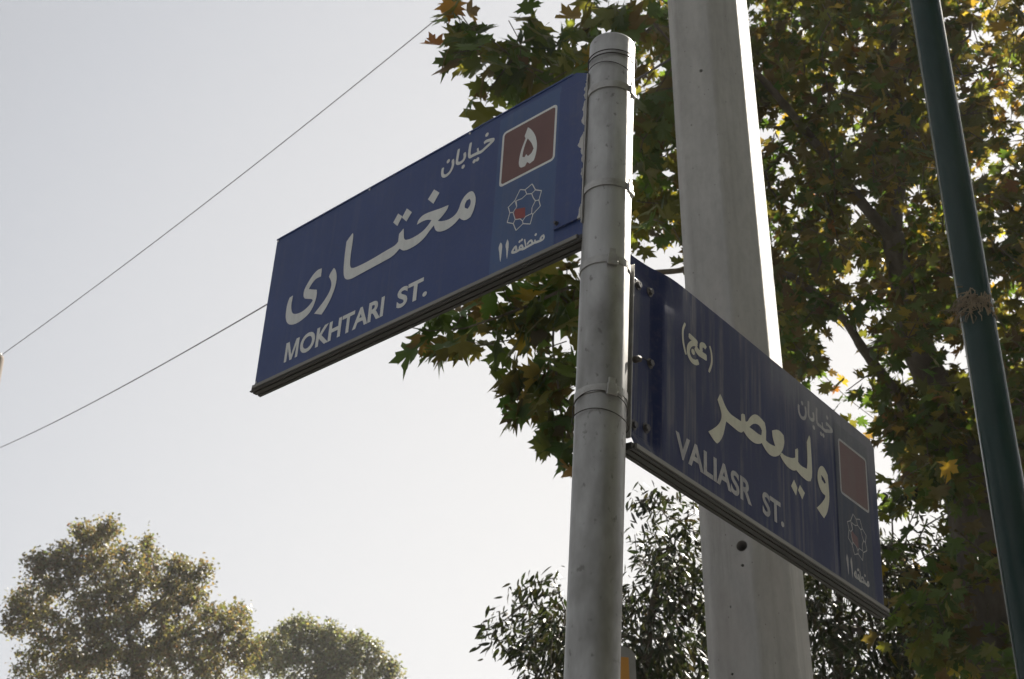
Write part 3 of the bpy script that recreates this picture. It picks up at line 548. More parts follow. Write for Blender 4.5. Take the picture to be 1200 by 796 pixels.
# ------------------------------------------------------------------ tall concrete utility pole behind
CY = 5.1
cb = at(893.5, 796, CY); axis = Vector((cb[0], cb[1], 0))
va = math.atan2(cb[0], cb[1])                                # azimuth of the view on the pole
rdir = Vector((math.cos(va), -math.sin(va), 0)); cdir = Vector((-math.sin(va), -math.cos(va), 0))
K = 0.985*(Vector(cb)-Vector(EYE)).dot(Vector(FW))/F_PX            # metres per pixel at the lower frame edge
seq = [(9, -58), (52, -18), (43, 36), (19, 80)]
pts = [(0.0, 0.0)]
for w, ph in seq: pts.append((pts[-1][0]+w*K, pts[-1][1]-w*K*math.tan(R(ph))))
cx, cy = (pts[0][0]+pts[-1][0])/2, (pts[0][1]+pts[-1][1])/2
ring = [(x-cx, y-cy) for x, y in pts]; ring += [(-x, -y) for x, y in ring[1:-1]]
cpole = thing('utility_pole', 'tall grey concrete utility pole with faceted sides behind the signs', 'pole', Matrix.Translation(axis))
bm = bmesh.new(); hts = [(0.0, 1.10), (2.5, 1.01), (cb[2], 1.0), (4.5, 0.975), (6.0, 0.95), (8.5, 0.905)]
rows = []
for z, sc in hts: rows.append([bm.verts.new(rdir*(x*sc) + cdir*(y*sc) + Vector((0, 0, z))) for x, y in ring])
nr = len(ring)
for a, b in zip(rows[:-1], rows[1:]):
    for k in range(nr): bm.faces.new((a[k], a[(k+1) % nr], b[(k+1) % nr], b[k]))
bm.faces.new(rows[-1]); bm.faces.new(rows[0][::-1])
bmesh.ops.recalc_face_normals(bm, faces=bm.faces)
ve = [e for e in bm.edges if abs((e.verts[0].co-e.verts[1].co).z) > 0.3]
bmesh.ops.bevel(bm, geom=ve, offset=0.010, segments=4, affect='EDGES', profile=0.5)
shaft = bm_obj('shaft', bm, M_CONC, cpole)
# bolt holes cut into the lit face
def ray_hit(px, py):
    d = Vector(FW + RT*(px-600)/F_PX - UP*(py-398)/F_PX).normalized()
    n = (rdir*math.sin(R(-13)) + cdir*math.cos(R(-13))).normalized()
    f0 = axis + rdir*((ring[1][0]+ring[2][0])/2) + cdir*((ring[1][1]+ring[2][1])/2)
    t = (f0-Vector(EYE)).dot(n)/d.dot(n); return Vector(EYE)+d*t - axis, n
for px, py, r in ((869.5, 640, 0.0195), (870.5, 663, 0.005), (821, 82, 0.007), (856, 711, 0.003), (809.5, 145, 0.003), (858, 790, 0.004)):
    p, nrm = ray_hit(px, py)
    cut = bmesh.new(); add_tube(cut, [p+nrm*0.03, p-nrm*(0.26 if r > 0.006 else 0.05)], r, 24)
    bmesh.ops.recalc_face_normals(cut, faces=cut.faces); cm = bpy.data.meshes.new('cut'); cut.to_mesh(cm); cut.free()
    co = bpy.data.objects.new('cut', cm); COL.objects.link(co); co.parent = cpole
    bo = shaft.modifiers.new('hole', 'BOOLEAN'); bo.operation = 'DIFFERENCE'; bo.object = co; bo.solver = 'EXACT'
bpy.context.view_layer.update()
dg = bpy.context.evaluated_depsgraph_get()
nm = bpy.data.meshes.new_from_object(shaft.evaluated_get(dg))
old = shaft.data; shaft.modifiers.clear(); shaft.data = nm; nm.name = 'shaft'; bpy.data.meshes.remove(old)
for o in [o for o in bpy.data.objects if o.name.startswith('cut')]: bpy.data.objects.remove(o)

# ------------------------------------------------------------------ dark green steel pole with a dry tuft tied to it
GY = 4.3
g1, g2 = at(1083.5, 0, GY), at(1177, 560, GY)
gb = Vector((g2[0] - (g1[0]-g2[0])/(g1[2]-g2[2])*g2[2], GY, 0))
gdir = (Vector(g1)-gb).normalized()
gp = thing('street_pole', 'dark green painted steel pole in front of the plane tree', 'pole', frame_matrix(gb, Vector((1, 0, 0)), gdir))
GR = 0.0535
bm = bmesh.new(); add_tube(bm, [(0, 0, z) for z in (0, 0.6, 2, 4, 6, 7.5)], [GR*1.16, GR*1.12, GR*1.08, GR*1.02, GR*0.97, GR*0.93], 40); bm_obj('shaft', bm, M_GREEN, gp, True)
M_STRAW = noisy('dry_straw', (0.16, 0.12, 0.075), (0.32, 0.25, 0.16), 40, 0.95)
tl = (Vector(at(1138, 362, GY))-gb).dot(gdir)
tuft = thing('straw_tuft', 'frayed dry straw tuft tied round the green pole', 'straw tuft', frame_matrix(gb + gdir*tl, Vector((1, 0, 0)), gdir))
bm = bmesh.new()
for i in range(60):
    a = random.gauss(-0.7, 0.5); r0 = GR*1.05+random.random()*0.012; h = random.gauss(0.0, 0.022)
    p = [Vector((r0*math.sin(a), -r0*math.cos(a), h))]
    dr = Vector((-0.75+random.gauss(0, 0.35), -0.15+random.gauss(0, 0.25), -0.45+random.gauss(0, 0.4)))
    for k in range(3): p.append(p[-1] + dr*0.011 + Vector((random.gauss(0, 0.008), random.gauss(0, 0.008), -0.004*k)))
    add_tube(bm, p, [0.0022, 0.002, 0.0016, 0.0008], 4)
for i in range(34):
    a0 = random.uniform(-1.3, 0.2); z0 = random.gauss(0, 0.012); r0 = GR*1.06+random.random()*0.010
    add_tube(bm, [(r0*math.sin(a0+q*0.12), -r0*math.cos(a0+q*0.12), z0+q*random.gauss(0.0, 0.006)) for q in range(5)], 0.0022, 4)
bm_obj('straw_strands', bm, M_STRAW, tuft)
bm = bmesh.new(); add_tube(bm, [((GR*1.06+0.001)*math.sin(t), -(GR*1.06+0.001)*math.cos(t), -0.02-0.025*math.sin(t)+0.0015*math.sin(5*t)) for t in np.linspace(0, 2*math.pi, 60)], 0.0026, 6)
bm_obj('cord', bm, M_STRAW, tuft)

# ------------------------------------------------------------------ overhead cables and the pole end they run to
def cable(name, label, pts2, sag, rad):
    P = [np.array(p) for p in pts2]; out = []
    for i in range(41):
        t = i/40; q = P[0]*(1-t)+P[1]*t; q = q - np.array([0, 0, sag*4*t*(1-t)]); out.append(q)
    bm = bmesh.new(); add_tube(bm, out, rad, 6); return tag(bm_obj(name, bm, M_CABLE, None, True), label, 'cable', 'overhead cables on the pale sky')
cable('overhead_cable', 'upper thin cable running from the wooden pole end to the top of the sky', (at(2, 416, 21), at(700, -134, 13)), 0.16, 0.0065)
cable('overhead_cable', 'lower thin cable passing behind the end of the MOKHTARI sign', (at(-3, 526, 21), at(800, 60, 5.25)), 0.13, 0.0058)
wp = at(-6.2, 414, 21.0)
wpole = thing('wooden_pole', 'brown wooden pole end just showing at the edge of the sky', 'pole', Matrix.Translation((wp[0], wp[1]+0.12, 0)))
M_WOOD = noisy('weathered_wood', (0.07, 0.05, 0.035), (0.13, 0.10, 0.075), 6, 0.9, 0, (1, 1, 0.1))
bm = bmesh.new(); add_tube(bm, [(-0.16, 0, 0), (-0.12, 0, 3), (-0.06, 0, 7), (0, 0, wp[2]-0.05), (0.0, 0, wp[2])], [0.15, 0.14, 0.125, 0.112, 0.10], 20); bm_obj('shaft', bm, M_WOOD, wpole, True)
bm = bmesh.new(); add_tube(bm, [(0.02, -0.11, wp[2]-0.03), (0.11, -0.12, wp[2]-0.02)], 0.018, 8); bm_obj('cable_clamp', bm, M_BAND, wpole)

# ------------------------------------------------------------------ signal housing half hidden by the pole
sp_ = at(722, 757, 7.0)
M_HOUS = noisy('housing_grey', (0.20, 0.20, 0.19), (0.28, 0.275, 0.26), 10, 0.6)
M_AMB = noisy('amber_panel', (0.45, 0.20, 0.03), (0.55, 0.26, 0.05), 6, 0.5)
sg = thing('signal_housing', 'grey round topped housing with amber panel beside the leaning pole', 'traffic signal', frame_matrix(Vector((sp_[0], sp_[1], 0)), Vector((0.96, 0.28, 0)), Vector((0, 0, 1))))
zt = sp_[2]
def arch(hw, z0, z1, n=10):
    return [(-hw, z0)] + [(-hw*math.cos(math.pi*k/n), z1-hw*0.62+hw*0.62*math.sin(math.pi*k/n)) for k in range(n+1)] + [(hw, z0)]
bm = bmesh.new(); add_prism(bm, arch(0.088, zt-0.95, zt), lambda a, b, i: Vector((a, -0.02 if i else 0.16, b))); bm_obj('casing', bm, M_HOUS, sg)
bm = bmesh.new(); add_prism(bm, arch(0.10, zt-0.96, zt+0.008), lambda a, b, i: Vector((a, 0.02 if i else 0.06, b))); bm_obj('visor_flange', bm, M_HOUS, sg)
bm = bmesh.new(); add_box(bm, (-0.052, -0.026, zt-0.9), (0.052, -0.021, zt-0.058), 0.002); bm_obj('amber_panel', bm, M_AMB, sg)
bm = bmesh.new(); add_tube(bm, [(0, 0.08, 0.1), (0, 0.08, zt-0.9)], 0.045, 16); bm_obj('post', bm, M_HOUS, sg)
# ------------------------------------------------------------------ trees
def plane_template():
    h = [(0, 1.0), (0.075, 0.80), (0.20, 0.77), (0.12, 0.52), (0.30, 0.70), (0.36, 0.62), (0.66, 0.70), (0.50, 0.46), (0.62, 0.38), (0.32, 0.26), (0.50, 0.16), (0.62, 0.02), (0.34, 0.02), (0.20, -0.06)]
    out = h + [(0, 0.04)] + [(-x, y) for x, y in h[:0:-1]]
    V = np.array([(0, 0.27)] + out); n = len(out)
    tri = [(0, 1+i, 1+(i+1) % n) for i in range(n)]
    return V, np.array(tri)
def lance_template():
    V = np.array([(0, 0), (0.13, 0.22), (0.15, 0.5), (0.085, 0.78), (0, 1), (-0.085, 0.78), (-0.15, 0.5), (-0.13, 0.22)])
    return V, np.array([(0, 1, 7), (1, 6, 7), (1, 2, 6), (2, 5, 6), (2, 3, 5), (3, 4, 5)])
def oval_template():
    V = np.array([(0, 0), (0.30, 0.35), (0.26, 0.7), (0, 1), (-0.26, 0.7), (-0.30, 0.35)])
    return V, np.array([(0, 1, 5), (1, 4, 5), (1, 2, 4), (2, 3, 4)])
def nrm(a): return a/np.maximum(np.linalg.norm(a, axis=-1, keepdims=True), 1e-9)
def leaves_mesh(name, pos, tip, nor, size, tint, template, m, parent, fold=0.25, curl=0.3, petiole=0.0, fray=0.10, tw=None):
    V2, T = template; N = len(pos); nv = len(V2)
    Y = nrm(tip); Z = nrm(nor - Y*np.sum(nor*Y, 1, keepdims=True)); X = np.cross(Y, Z)
    wx = RNG.uniform(0.75, 1.1, (N, 1)); fo = RNG.normal(fold, 0.24, (N, 1)); cu = RNG.normal(curl, 0.35, (N, 1)); ay = RNG.normal(0, 0.12, (N, 1))
    x = V2[None, :, 0]*wx + ay*V2[None, :, 1]**2 + RNG.normal(0, fray, (N, nv))*np.abs(V2[None, :, 0]); y = V2[None, :, 1]*(1+RNG.normal(0, fray*0.6, (N, nv)))
    z = fo*np.abs(V2[None, :, 0]) - cu*(y**2)*0.5 - 0.25*cu*np.abs(x)**2
    s = size[:, None, None]; off = (petiole*size)[:, None]*Y
    P = pos[:, None, :] + off[:, None, :] + s*(x[..., None]*X[:, None]+y[..., None]*Y[:, None]+z[..., None]*Z[:, None])
    F = (T[None] + (np.arange(N)*nv)[:, None, None]).reshape(-1, 3)
    P = P.reshape(-1, 3); C = np.repeat(tint, nv, 0)
    if petiole:
        w = 0.012
        q0 = pos + X*size[:, None]*w; q1 = pos - X*size[:, None]*w; e = pos + off + Y*size[:, None]*0.2
        b = len(P); P = np.concatenate([P, np.stack([q0, q1, e], 1).reshape(-1, 3)])
        F = np.concatenate([F, (np.arange(N)*3+b)[:, None]+np.array([[0, 1, 2]])]); C = np.concatenate([C, np.repeat(tint*0.8, 3, 0)])
    V, Q = tw; b = len(P); P = np.concatenate([P, V]); C = np.concatenate([C, np.full((len(V), 3), 0.08)])
    o = np_mesh(name, P, np.concatenate([F.ravel(), (Q+b).ravel()]), np.concatenate([np.full(len(F), 3), np.full(len(Q), 4)]), [m, M_TWIG], parent, False, C)
    o.data.polygons.foreach_set('material_index', np.concatenate([np.zeros(len(F), np.int32), np.ones(len(Q), np.int32)])); return o
def grow(nodes, targets, step, jit, up=0.0):
    """branches out from the skeleton nodes (list of [pos, parent]) to every target; returns the index of each target's end node"""
    pos = [np.array(n[0]) for n in nodes]; par = [n[1] for n in nodes]; ends = []
    arr = np.array(pos); d0 = np.array([np.min(np.linalg.norm(arr-t, axis=1)) for t in targets])
    buf = np.zeros((len(pos)+len(targets)*40, 3)); buf[:len(pos)] = arr; cnt = len(pos)
    for ti in np.argsort(d0):
        t = targets[ti]; d = np.linalg.norm(buf[:cnt]-t, axis=1); i = int(np.argmin(d)); k = max(1, int(d[i]/step)); k = min(k, 38)
        a = buf[i].copy(); prev = i
        for q in range(1, k+1):
            f = q/k; p = a*(1-f)+t*f + np.array([0, 0, up*math.sin(math.pi*f)*d[i]]) + (RNG.normal(0, jit, 3)*math.sin(math.pi*f))
            buf[cnt] = p; par.append(prev); prev = cnt; cnt += 1
        ends.append((ti, prev))
    idx = np.zeros(len(targets), int)
    for ti, e in ends: idx[ti] = e
    return buf[:cnt], np.array(par), idx
def twigs(pos, par, first, r_tip, power=2.3, rmax=0.05, sides=5):
    n = len(pos); w = np.zeros(n); kids = np.zeros(n, int)
    for i in range(n-1, -1, -1):
        if kids[i] == 0: w[i] = r_tip**power
        if par[i] >= 0: w[par[i]] += w[i]; kids[par[i]] += 1
    r = np.minimum(w**(1/power), rmax)
    V = []; F = []
    ang = np.linspace(0, 2*math.pi, sides+1)[:-1]
    for i in range(first, n):
        p = par[i]
        if p < 0: continue
        a, b = pos[p], pos[i]; t = b-a; L = np.linalg.norm(t)
        if L < 1e-6: continue
        t = t/L; o = np.cross(t, [0.3, 0.5, 0.81]); o /= np.linalg.norm(o)+1e-9; q = np.cross(t, o)
        ra = min(r[p], r[i]*1.25); k = len(V)
        for c, rr in ((a, ra), (b, r[i])):
            for s in ang: V.append(c+rr*(math.cos(s)*o+math.sin(s)*q))
        for s in range(sides): F.append((k+s, k+(s+1) % sides, k+sides+(s+1) % sides, k+sides+s))
    return np.array(V), np.array(F)
def limb(bm, pts, rads, n=14):
    C = catmull(pts, 6); r = np.interp(np.linspace(0, 1, len(C)), np.linspace(0, 1, len(rads)), rads)
    r = r*(1+0.06*np.sin(np.arange(len(r))*2.1)); add_tube(bm, C, list(r), n); return C
LIMBS = []
def chain(nodes, C, parent):
    prev = parent; LIMBS.append(parent)
    for c in C: nodes.append([np.array(c), prev, len(LIMBS)]); prev = len(nodes)-1
    return prev
def palette(N, cols, wts, jit=0.18):
    c = np.array(cols)[RNG.choice(len(cols), N, p=np.array(wts)/np.sum(wts))]
    return np.clip(c*np.exp(RNG.normal(0, jit, (N, 1)))*np.exp(RNG.normal(0, jit*0.4, (N, 3))), 0.004, 0.6)
def in_poly(x, y, poly):
    c = np.zeros(len(x), bool); n = len(poly)
    for i in range(n):
        (x1, y1), (x2, y2) = poly[i], poly[(i+1) % n]
        m = ((y1 > y) != (y2 > y)) & (x < (x2-x1)*(y-y1)/(y2-y1+1e-12)+x1); c ^= m
    return c
def region(poly, N, Y0, Y1):
    """N points through the volume seen through a photo region, between Y0 and Y1 metres away"""
    xs = [p[0] for p in poly]; ys = [p[1] for p in poly]; out = []
    while len(out) < N:
        x = RNG.uniform(min(xs), max(xs), 4*N); y = RNG.uniform(min(ys), max(ys), 4*N); k = in_poly(x, y, poly)
        for a, b in zip(x[k], y[k]):
            out.append(at(a, b, RNG.uniform(Y0, Y1)))
            if len(out) >= N: break
    return np.array(out)
def spread(ends_pos, ends_dir, per, reach, size, droop, side=0.9, rnd=0.5, nor_rnd=0.55, along=0.0):
    """leaves round each twig end"""
    M = len(ends_pos); P, T, Nn, S = [], [], [], []
    for i in range(M):
        k = RNG.poisson(per) + 1; d = ends_dir[i]
        sd = np.cross(d, [0, 0, 1.0]); sd = sd/(np.linalg.norm(sd)+1e-6)
        for j in range(k):
            u = RNG.uniform(0, 1); p = ends_pos[i] - d*reach*u + RNG.normal(0, reach*0.28, 3)
            t = d*(1.0-u+along) + sd*side*(1 if j % 2 else -1)*RNG.uniform(0.3, 1) + np.array([0, 0, -droop]) + RNG.normal(0, rnd, 3)
            P.append(p); T.append(t); Nn.append(np.array([0, 0, 1.0]) + RNG.normal(0, nor_rnd, 3)); S.append(size*RNG.uniform(0.62, 1.12))
    return np.array(P), np.array(T), np.array(Nn), np.array(S)
def dirs(pos, par, idx):
    d = np.array([pos[i]-pos[par[par[i]]] if par[i] >= 0 and par[par[i]] >= 0 else np.array([0, 0, 1.0]) for i in idx]); return nrm(d)
S3 = SUN
def sun_lane(P, px, py, z0, z1, half, keep):
    """leaves that would stand between the sun and an upright pole at (px, py), heights z0..z1: the crown is open there"""
    q = P[:, :2]-np.array([px, py]); sxy = S3[:2]; L = np.linalg.norm(sxy); t = (q @ sxy)/L**2; lat = np.abs(q[:, 0]*sxy[1]-q[:, 1]*sxy[0])/L
    z = P[:, 2]-t*S3[2]
    hit = (t > 0.15) & (lat < half) & (z > z0) & (z < z1)
    return ~hit | (RNG.random(len(P)) < keep)
HOLES = [(985, 400, 24), (1002, 428, 16), (955, 470, 16), (985, 500, 15), (1012, 515, 10), (1030, 545, 14), (772, 292, 12), (795, 300, 10), (762, 322, 7), (1062, 425, 9), (1110, 405, 9),
         (640, 116, 7), (800, 190, 9), (775, 75, 8), (1090, 600, 10), (1060, 615, 14), (1075, 655, 6), (965, 330, 4), (905, 155, 6), (920, 185, 6), (930, 240, 6), (1000, 235, 8), (1160, 325, 7)]
def not_hole(P, grow_px=6):
    x, y = pix(P); ok = np.ones(len(P), bool)
    for hx, hy, r in HOLES: ok &= (x-hx)**2+(y-hy)**2 > (r+grow_px)**2
    return ok
M_PLANE = leaf_mat('plane_leaf', 0.45); M_LANCE = leaf_mat('narrow_leaf', 0.22, 0.25); M_FAR = leaf_mat('small_leaf', 0.35)

# --- big plane tree
pt_base = at(1176, 796, 8.0)
ptree = thing('plane_tree', 'large plane tree with lobed green and yellow leaves behind the green pole', 'tree', Matrix.Translation((0, 0, 0)))
bm = bmesh.new(); nodes = []
tr = limb(bm, [(pt_base[0]+0.12, 8.05, 0.0), (pt_base[0]+0.05, 8.02, 1.8), pt_base, at(1152, 640, 8.0), at(1122, 520, 8.0)], [0.23, 0.20, 0.175, 0.165, 0.15])
e0 = chain(nodes, tr, -1)
l1 = limb(bm, [at(1122, 525, 8.0), at(1095, 455, 8.0), at(1072, 395, 7.95), at(1055, 320, 7.9), at(1046, 275, 7.85)], [0.125, 0.105, 0.09, 0.072, 0.068]); e1 = chain(nodes, l1, e0)
l2 = limb(bm, [at(1050, 285, 7.85), at(1010, 238, 7.7), at(965, 180, 7.5), at(925, 130, 7.3), at(885, 85, 7.1), at(830, 50, 6.9), at(770, 30, 6.7)], [0.038, 0.034, 0.028, 0.024, 0.020, 0.016, 0.012]); e2 = chain(nodes, l2, e1)
l3 = limb(bm, [at(1046, 280, 7.85), at(1056, 190, 7.95), at(1050, 100, 8.1), at(1045, 0, 8.3), at(1040, -150, 8.5)], [0.05, 0.034, 0.028, 0.024, 0.016]); e3 = chain(nodes, l3, e1)
l4 = limb(bm, [at(1130, 560, 8.0), at(1085, 505, 7.9), at(1045, 455, 7.75), at(1012, 410, 7.6), at(985, 370, 7.4), at(930, 325, 7.2)], [0.07, 0.042, 0.034, 0.028, 0.022, 0.016]); e4 = chain(nodes, l4, e0)
l5 = limb(bm, [at(1145, 610, 8.05), at(1195, 480, 8.2), at(1262, 330, 8.4), at(1330, 120, 8.5), at(1370, -80, 8.6)], [0.10, 0.08, 0.06, 0.045, 0.03]); e5 = chain(nodes, l5, e0)
l6 = limb(bm, [at(930, 325, 7.2), at(860, 310, 7.0), at(790, 318, 6.8), at(720, 322, 6.6), at(665, 338, 6.45), at(610, 362, 6.3), at(545, 385, 6.2)], [0.022, 0.018, 0.015, 0.012, 0.009, 0.007, 0.004], 8); e6 = chain(nodes, l6, e4)
l7 = limb(bm, [at(770, 30, 6.7), at(720, 60, 6.6), at(665, 88, 6.5), at(610, 75, 6.4), at(565, 52, 6.3)], [0.013, 0.010, 0.008, 0.006, 0.004], 8); e7 = chain(nodes, l7, e2)
l8 = limb(bm, [at(655, 345, 6.45), at(648, 400, 6.4), at(655, 460, 6.4), at(660, 520, 6.4)], [0.007, 0.006, 0.005, 0.003], 6); chain(nodes, l8, e6)
bm_obj('trunk', bm, M_BARK, ptree, True)
MAIN = [(748, -150), (1480, -260), (1480, 470), (1180, 560), (1060, 560), (960, 470), (900, 410), (830, 340), (745, 300)]
LOW = [(1030, 500), (1300, 420), (1300, 800), (1060, 800), (1030, 640)]
big = region(MAIN, 2700, 6.9, 10.0); low = region(LOW, 300, 7.2, 9.4)
up_spots = [(540, 28), (532, 62), (552, 78), (574, 45), (596, 24), (602, 68), (622, 28), (640, 42), (656, 52), (580, 96), (566, 118), (600, 108), (622, 90), (640, 98), (664, 84), (684, 68), (690, 34), (686, 8), (676, 92), (610, 50), (585, 62), (560, 58), (530, 3), (700, -15), (720, 10), (735, 20), (760, 20)]
mid_spots = [(482, 384), (504, 388), (522, 402), (540, 372), (560, 378), (576, 356), (600, 360), (622, 340), (642, 332), (664, 308), (622, 380), (652, 370), (600, 398), (570, 404), (640, 408), (664, 400), (620, 424), (612, 452), (640, 440), (662, 448), (666, 478), (650, 505), (632, 484), (662, 532), (606, 470), (545, 400), (590, 340), (655, 340), (670, 360), (640, 300), (610, 320)]
gap_spots = region([(742, 20), (800, 20), (806, 320), (742, 300)], 46, 6.4, 7.6)
left = np.array([at(x, y, RNG.uniform(6.1, 6.7)) for x, y in up_spots+mid_spots])
tg = np.concatenate([big, low, gap_spots, left]); kind = np.array([0]*len(big)+[1]*len(low)+[2]*len(gap_spots)+[3]*len(left))
ok = not_hole(tg, 14) | (kind == 3); tg, kind = tg[ok], kind[ok]
n0 = len(nodes); pos, par, idx = grow(nodes, tg, 0.16, 0.025, 0.03)
tw = twigs(pos, par, n0, 0.0028, 2.4, 0.030)
dd = dirs(pos, par, idx)
PP, TT, NN, SS, CC = [], [], [], [], []
GRN, OLV, YEL, BRN, ORG = (0.056, 0.096, 0.022), (0.100, 0.108, 0.026), (0.22, 0.175, 0.034), (0.105, 0.082, 0.034), (0.20, 0.09, 0.03)
for kk, per, reach, size in ((0, 8.5, 0.24, 0.094), (1, 8, 0.25, 0.100), (2, 6, 0.2, 0.14), (3, 6.0, 0.13, 0.150)):
    k = kind == kk
    p, t, nn, s = spread(tg[k], dd[k], per, reach, size, 0.55, 0.9, 0.45, 0.5)
    x, y = pix(p)
    # more yellow and brown leaves towards the upper right of the crown
    warm = np.clip((x-900)/300, 0, 1)*np.clip((560-y)/420, 0, 1)
    c = palette(len(p), [GRN, OLV, BRN], [0.55, 0.30, 0.15] if kk else [0.42, 0.34, 0.24])
    c2 = palette(len(p), [OLV, YEL, BRN, ORG], [0.47, 0.30, 0.20, 0.03])
    pick = RNG.random(len(p)) < (0.12+0.75*warm if kk in (0, 1) else 0.03)
    c[pick] = c2[pick]
    PP.append(p); TT.append(t); NN.append(nn); SS.append(s); CC.append(c)
# a few leaves picked out by hand in the photo
for x, y, Y, c, s, t in ((1106, 545, 6.9, (0.34, 0.23, 0.035), 0.105, (0.25, -0.4, -1)), (525, 62, 6.2, ORG, 0.12, (-1, 0, 0.1)), (534, 4, 6.2, (0.30, 0.16, 0.03), 0.12, (-0.3, 0, -1)), (690, 30, 6.3, (0.2, 0.14, 0.03), 0.16, (-1, 0, 0)),
                         (1190, 215, 7.0, ORG, 0.09, (-0.5, 0.4, -1)), (1080, 118, 7.0, (0.10, 0.22, 0.03), 0.14, (0.6, 0, -0.6))):
    PP.append(at(x, y-8, Y)[None]); TT.append(np.array([t], float)); NN.append(np.array([[0.1, -0.9, 0.5]])); SS.append(np.array([s])); CC.append(np.array([c]))
PP, TT, NN, SS, CC = map(np.concatenate, (PP, TT, NN, SS, CC))
ok = not_hole(PP, 2)
ok &= sun_lane(PP, axis.x+0.15, axis.y, 3.9, 7.6, 0.22, 0.0) & sun_lane(PP, 0.30, 3.05, 2.9, 4.2, 0.14, 0.03) & sun_lane(PP, (g1[0]+g2[0])/2+0.05, GY, 4.0, 7.0, 0.13, 0.03)
_m = tw[0][tw[1]].mean(1); tw = (tw[0], tw[1][sun_lane(_m, axis.x+0.15, axis.y, 3.9, 7.6, 0.14, 0.0) & sun_lane(_m, 0.29, 3.05, 2.9, 4.2, 0.05, 0.0) & sun_lane(_m, (g1[0]+g2[0])/2+0.05, GY, 4.0, 7.0, 0.05, 0.0)])
PP, TT, NN, SS, CC = PP[ok], TT[ok], NN[ok], SS[ok], CC[ok]
leaves_mesh('crown', PP, TT, NN, SS, CC, plane_template(), M_PLANE, ptree, 0.30, 0.55, 0.28, 0.10, tw)
print('plane leaves', len(PP))

# --- narrow-leaved trees low down
def narrow_tree(label, basepx, Y, top, regs, per, size, seed_cols, wts, trunk_r=0.09):
    t = thing('narrow_leaved_tree', label, 'tree', Matrix.Translation((0, 0, 0)), 'narrow leaved trees low behind the poles')
    b = at(basepx[0], basepx[1], Y); bm = bmesh.new(); nodes = []
    C = limb(bm, [(b[0]-0.1, Y, 0), (b[0]+0.03, Y, b[2]*0.5), b, at(top[0], top[1], Y)], [trunk_r, trunk_r*0.85, trunk_r*0.6, 0.012], 10); chain(nodes, C, -1)
    bm_obj('trunk', bm, M_TWIG, t, True)
    tg = np.concatenate([region(pl, N, Y-dy, Y+dy) for pl, N, dy in regs]); tg = tg[not_hole(tg, 8)]
    n0 = len(nodes); pos, par, idx = grow(nodes, tg, 0.14, 0.02, 0.05); tw = twigs(pos, par, n0, 0.0030, 2.3, 0.03)
    p, tt, nn, s = spread(tg, dirs(pos, par, idx), per, 0.17, size, 1.0, 0.8, 0.45, 0.6, 0.35)
    ok = not_hole(p, 2); p, tt, nn, s = p[ok], tt[ok], nn[ok], s[ok]
    leaves_mesh('crown', p, tt, nn, s, palette(len(p), seed_cols, wts), lance_template(), M_LANCE, t, 0.12, 0.35, 0.0, 0.05, tw)
    return len(p)
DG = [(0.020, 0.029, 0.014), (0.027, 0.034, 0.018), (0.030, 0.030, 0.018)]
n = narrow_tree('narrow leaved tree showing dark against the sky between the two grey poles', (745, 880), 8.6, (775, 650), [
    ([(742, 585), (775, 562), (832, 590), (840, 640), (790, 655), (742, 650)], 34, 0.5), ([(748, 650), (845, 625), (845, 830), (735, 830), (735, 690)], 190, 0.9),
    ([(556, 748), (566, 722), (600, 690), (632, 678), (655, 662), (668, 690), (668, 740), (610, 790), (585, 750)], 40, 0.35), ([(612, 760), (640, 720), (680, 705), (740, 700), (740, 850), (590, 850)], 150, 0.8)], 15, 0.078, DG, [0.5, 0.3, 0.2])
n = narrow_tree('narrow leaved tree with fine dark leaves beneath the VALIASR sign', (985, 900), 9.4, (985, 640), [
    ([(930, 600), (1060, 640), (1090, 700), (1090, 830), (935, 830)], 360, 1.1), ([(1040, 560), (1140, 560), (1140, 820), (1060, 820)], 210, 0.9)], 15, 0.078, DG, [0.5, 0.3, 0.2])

# --- the next plane tree of the row, out of the frame; it shades the street side of the poles
ntree = thing('plane_tree', 'neighbouring street plane tree beyond the edge of the view, shading the poles', 'tree', Matrix.Translation((0, 0, 0)))
bm = bmesh.new(); nodes = []
C = limb(bm, [(5.6, 0.6, 0), (5.5, 0.7, 1.6), (5.3, 0.8, 3.2), (5.0, 1.0, 5.0), (4.9, 1.2, 6.6)], [0.24, 0.21, 0.18, 0.12, 0.05]); e = chain(nodes, C, -1)
for q in ((3.4, 0.2, 5.2), (4.2, 2.6, 5.6), (6.6, 2.0, 6.0), (5.4, -1.4, 5.8)): chain(nodes, limb(bm, [C[14], (Vector(C[14])+Vector(q))/2+Vector((0, 0, 0.3)), q], [0.10, 0.06, 0.02], 8), e)
bm_obj('trunk', bm, M_BARK, ntree, True)
d = nrm(RNG.normal(0, 1, (1500, 3))); q = np.array([4.4, -1.2, 5.6]) + d*(RNG.uniform(0.1, 1, (1500, 1))**0.4)*np.array([3.0, 4.2, 4.0])
n0 = len(nodes); pos, par, idx = grow(nodes, q, 0.3, 0.04, 0.03); tw = twigs(pos, par, n0, 0.004, 2.3, 0.05, 4)
p, tt, nn, s = spread(q, dirs(pos, par, idx), 9, 0.3, 0.17, 0.5)
leaves_mesh('crown', p, tt, nn, s, palette(len(p), [GRN, OLV, BRN], [0.5, 0.35, 0.15]), plane_template(), M_PLANE, ntree, 0.22, 0.35, 0.2, 0.10, tw)

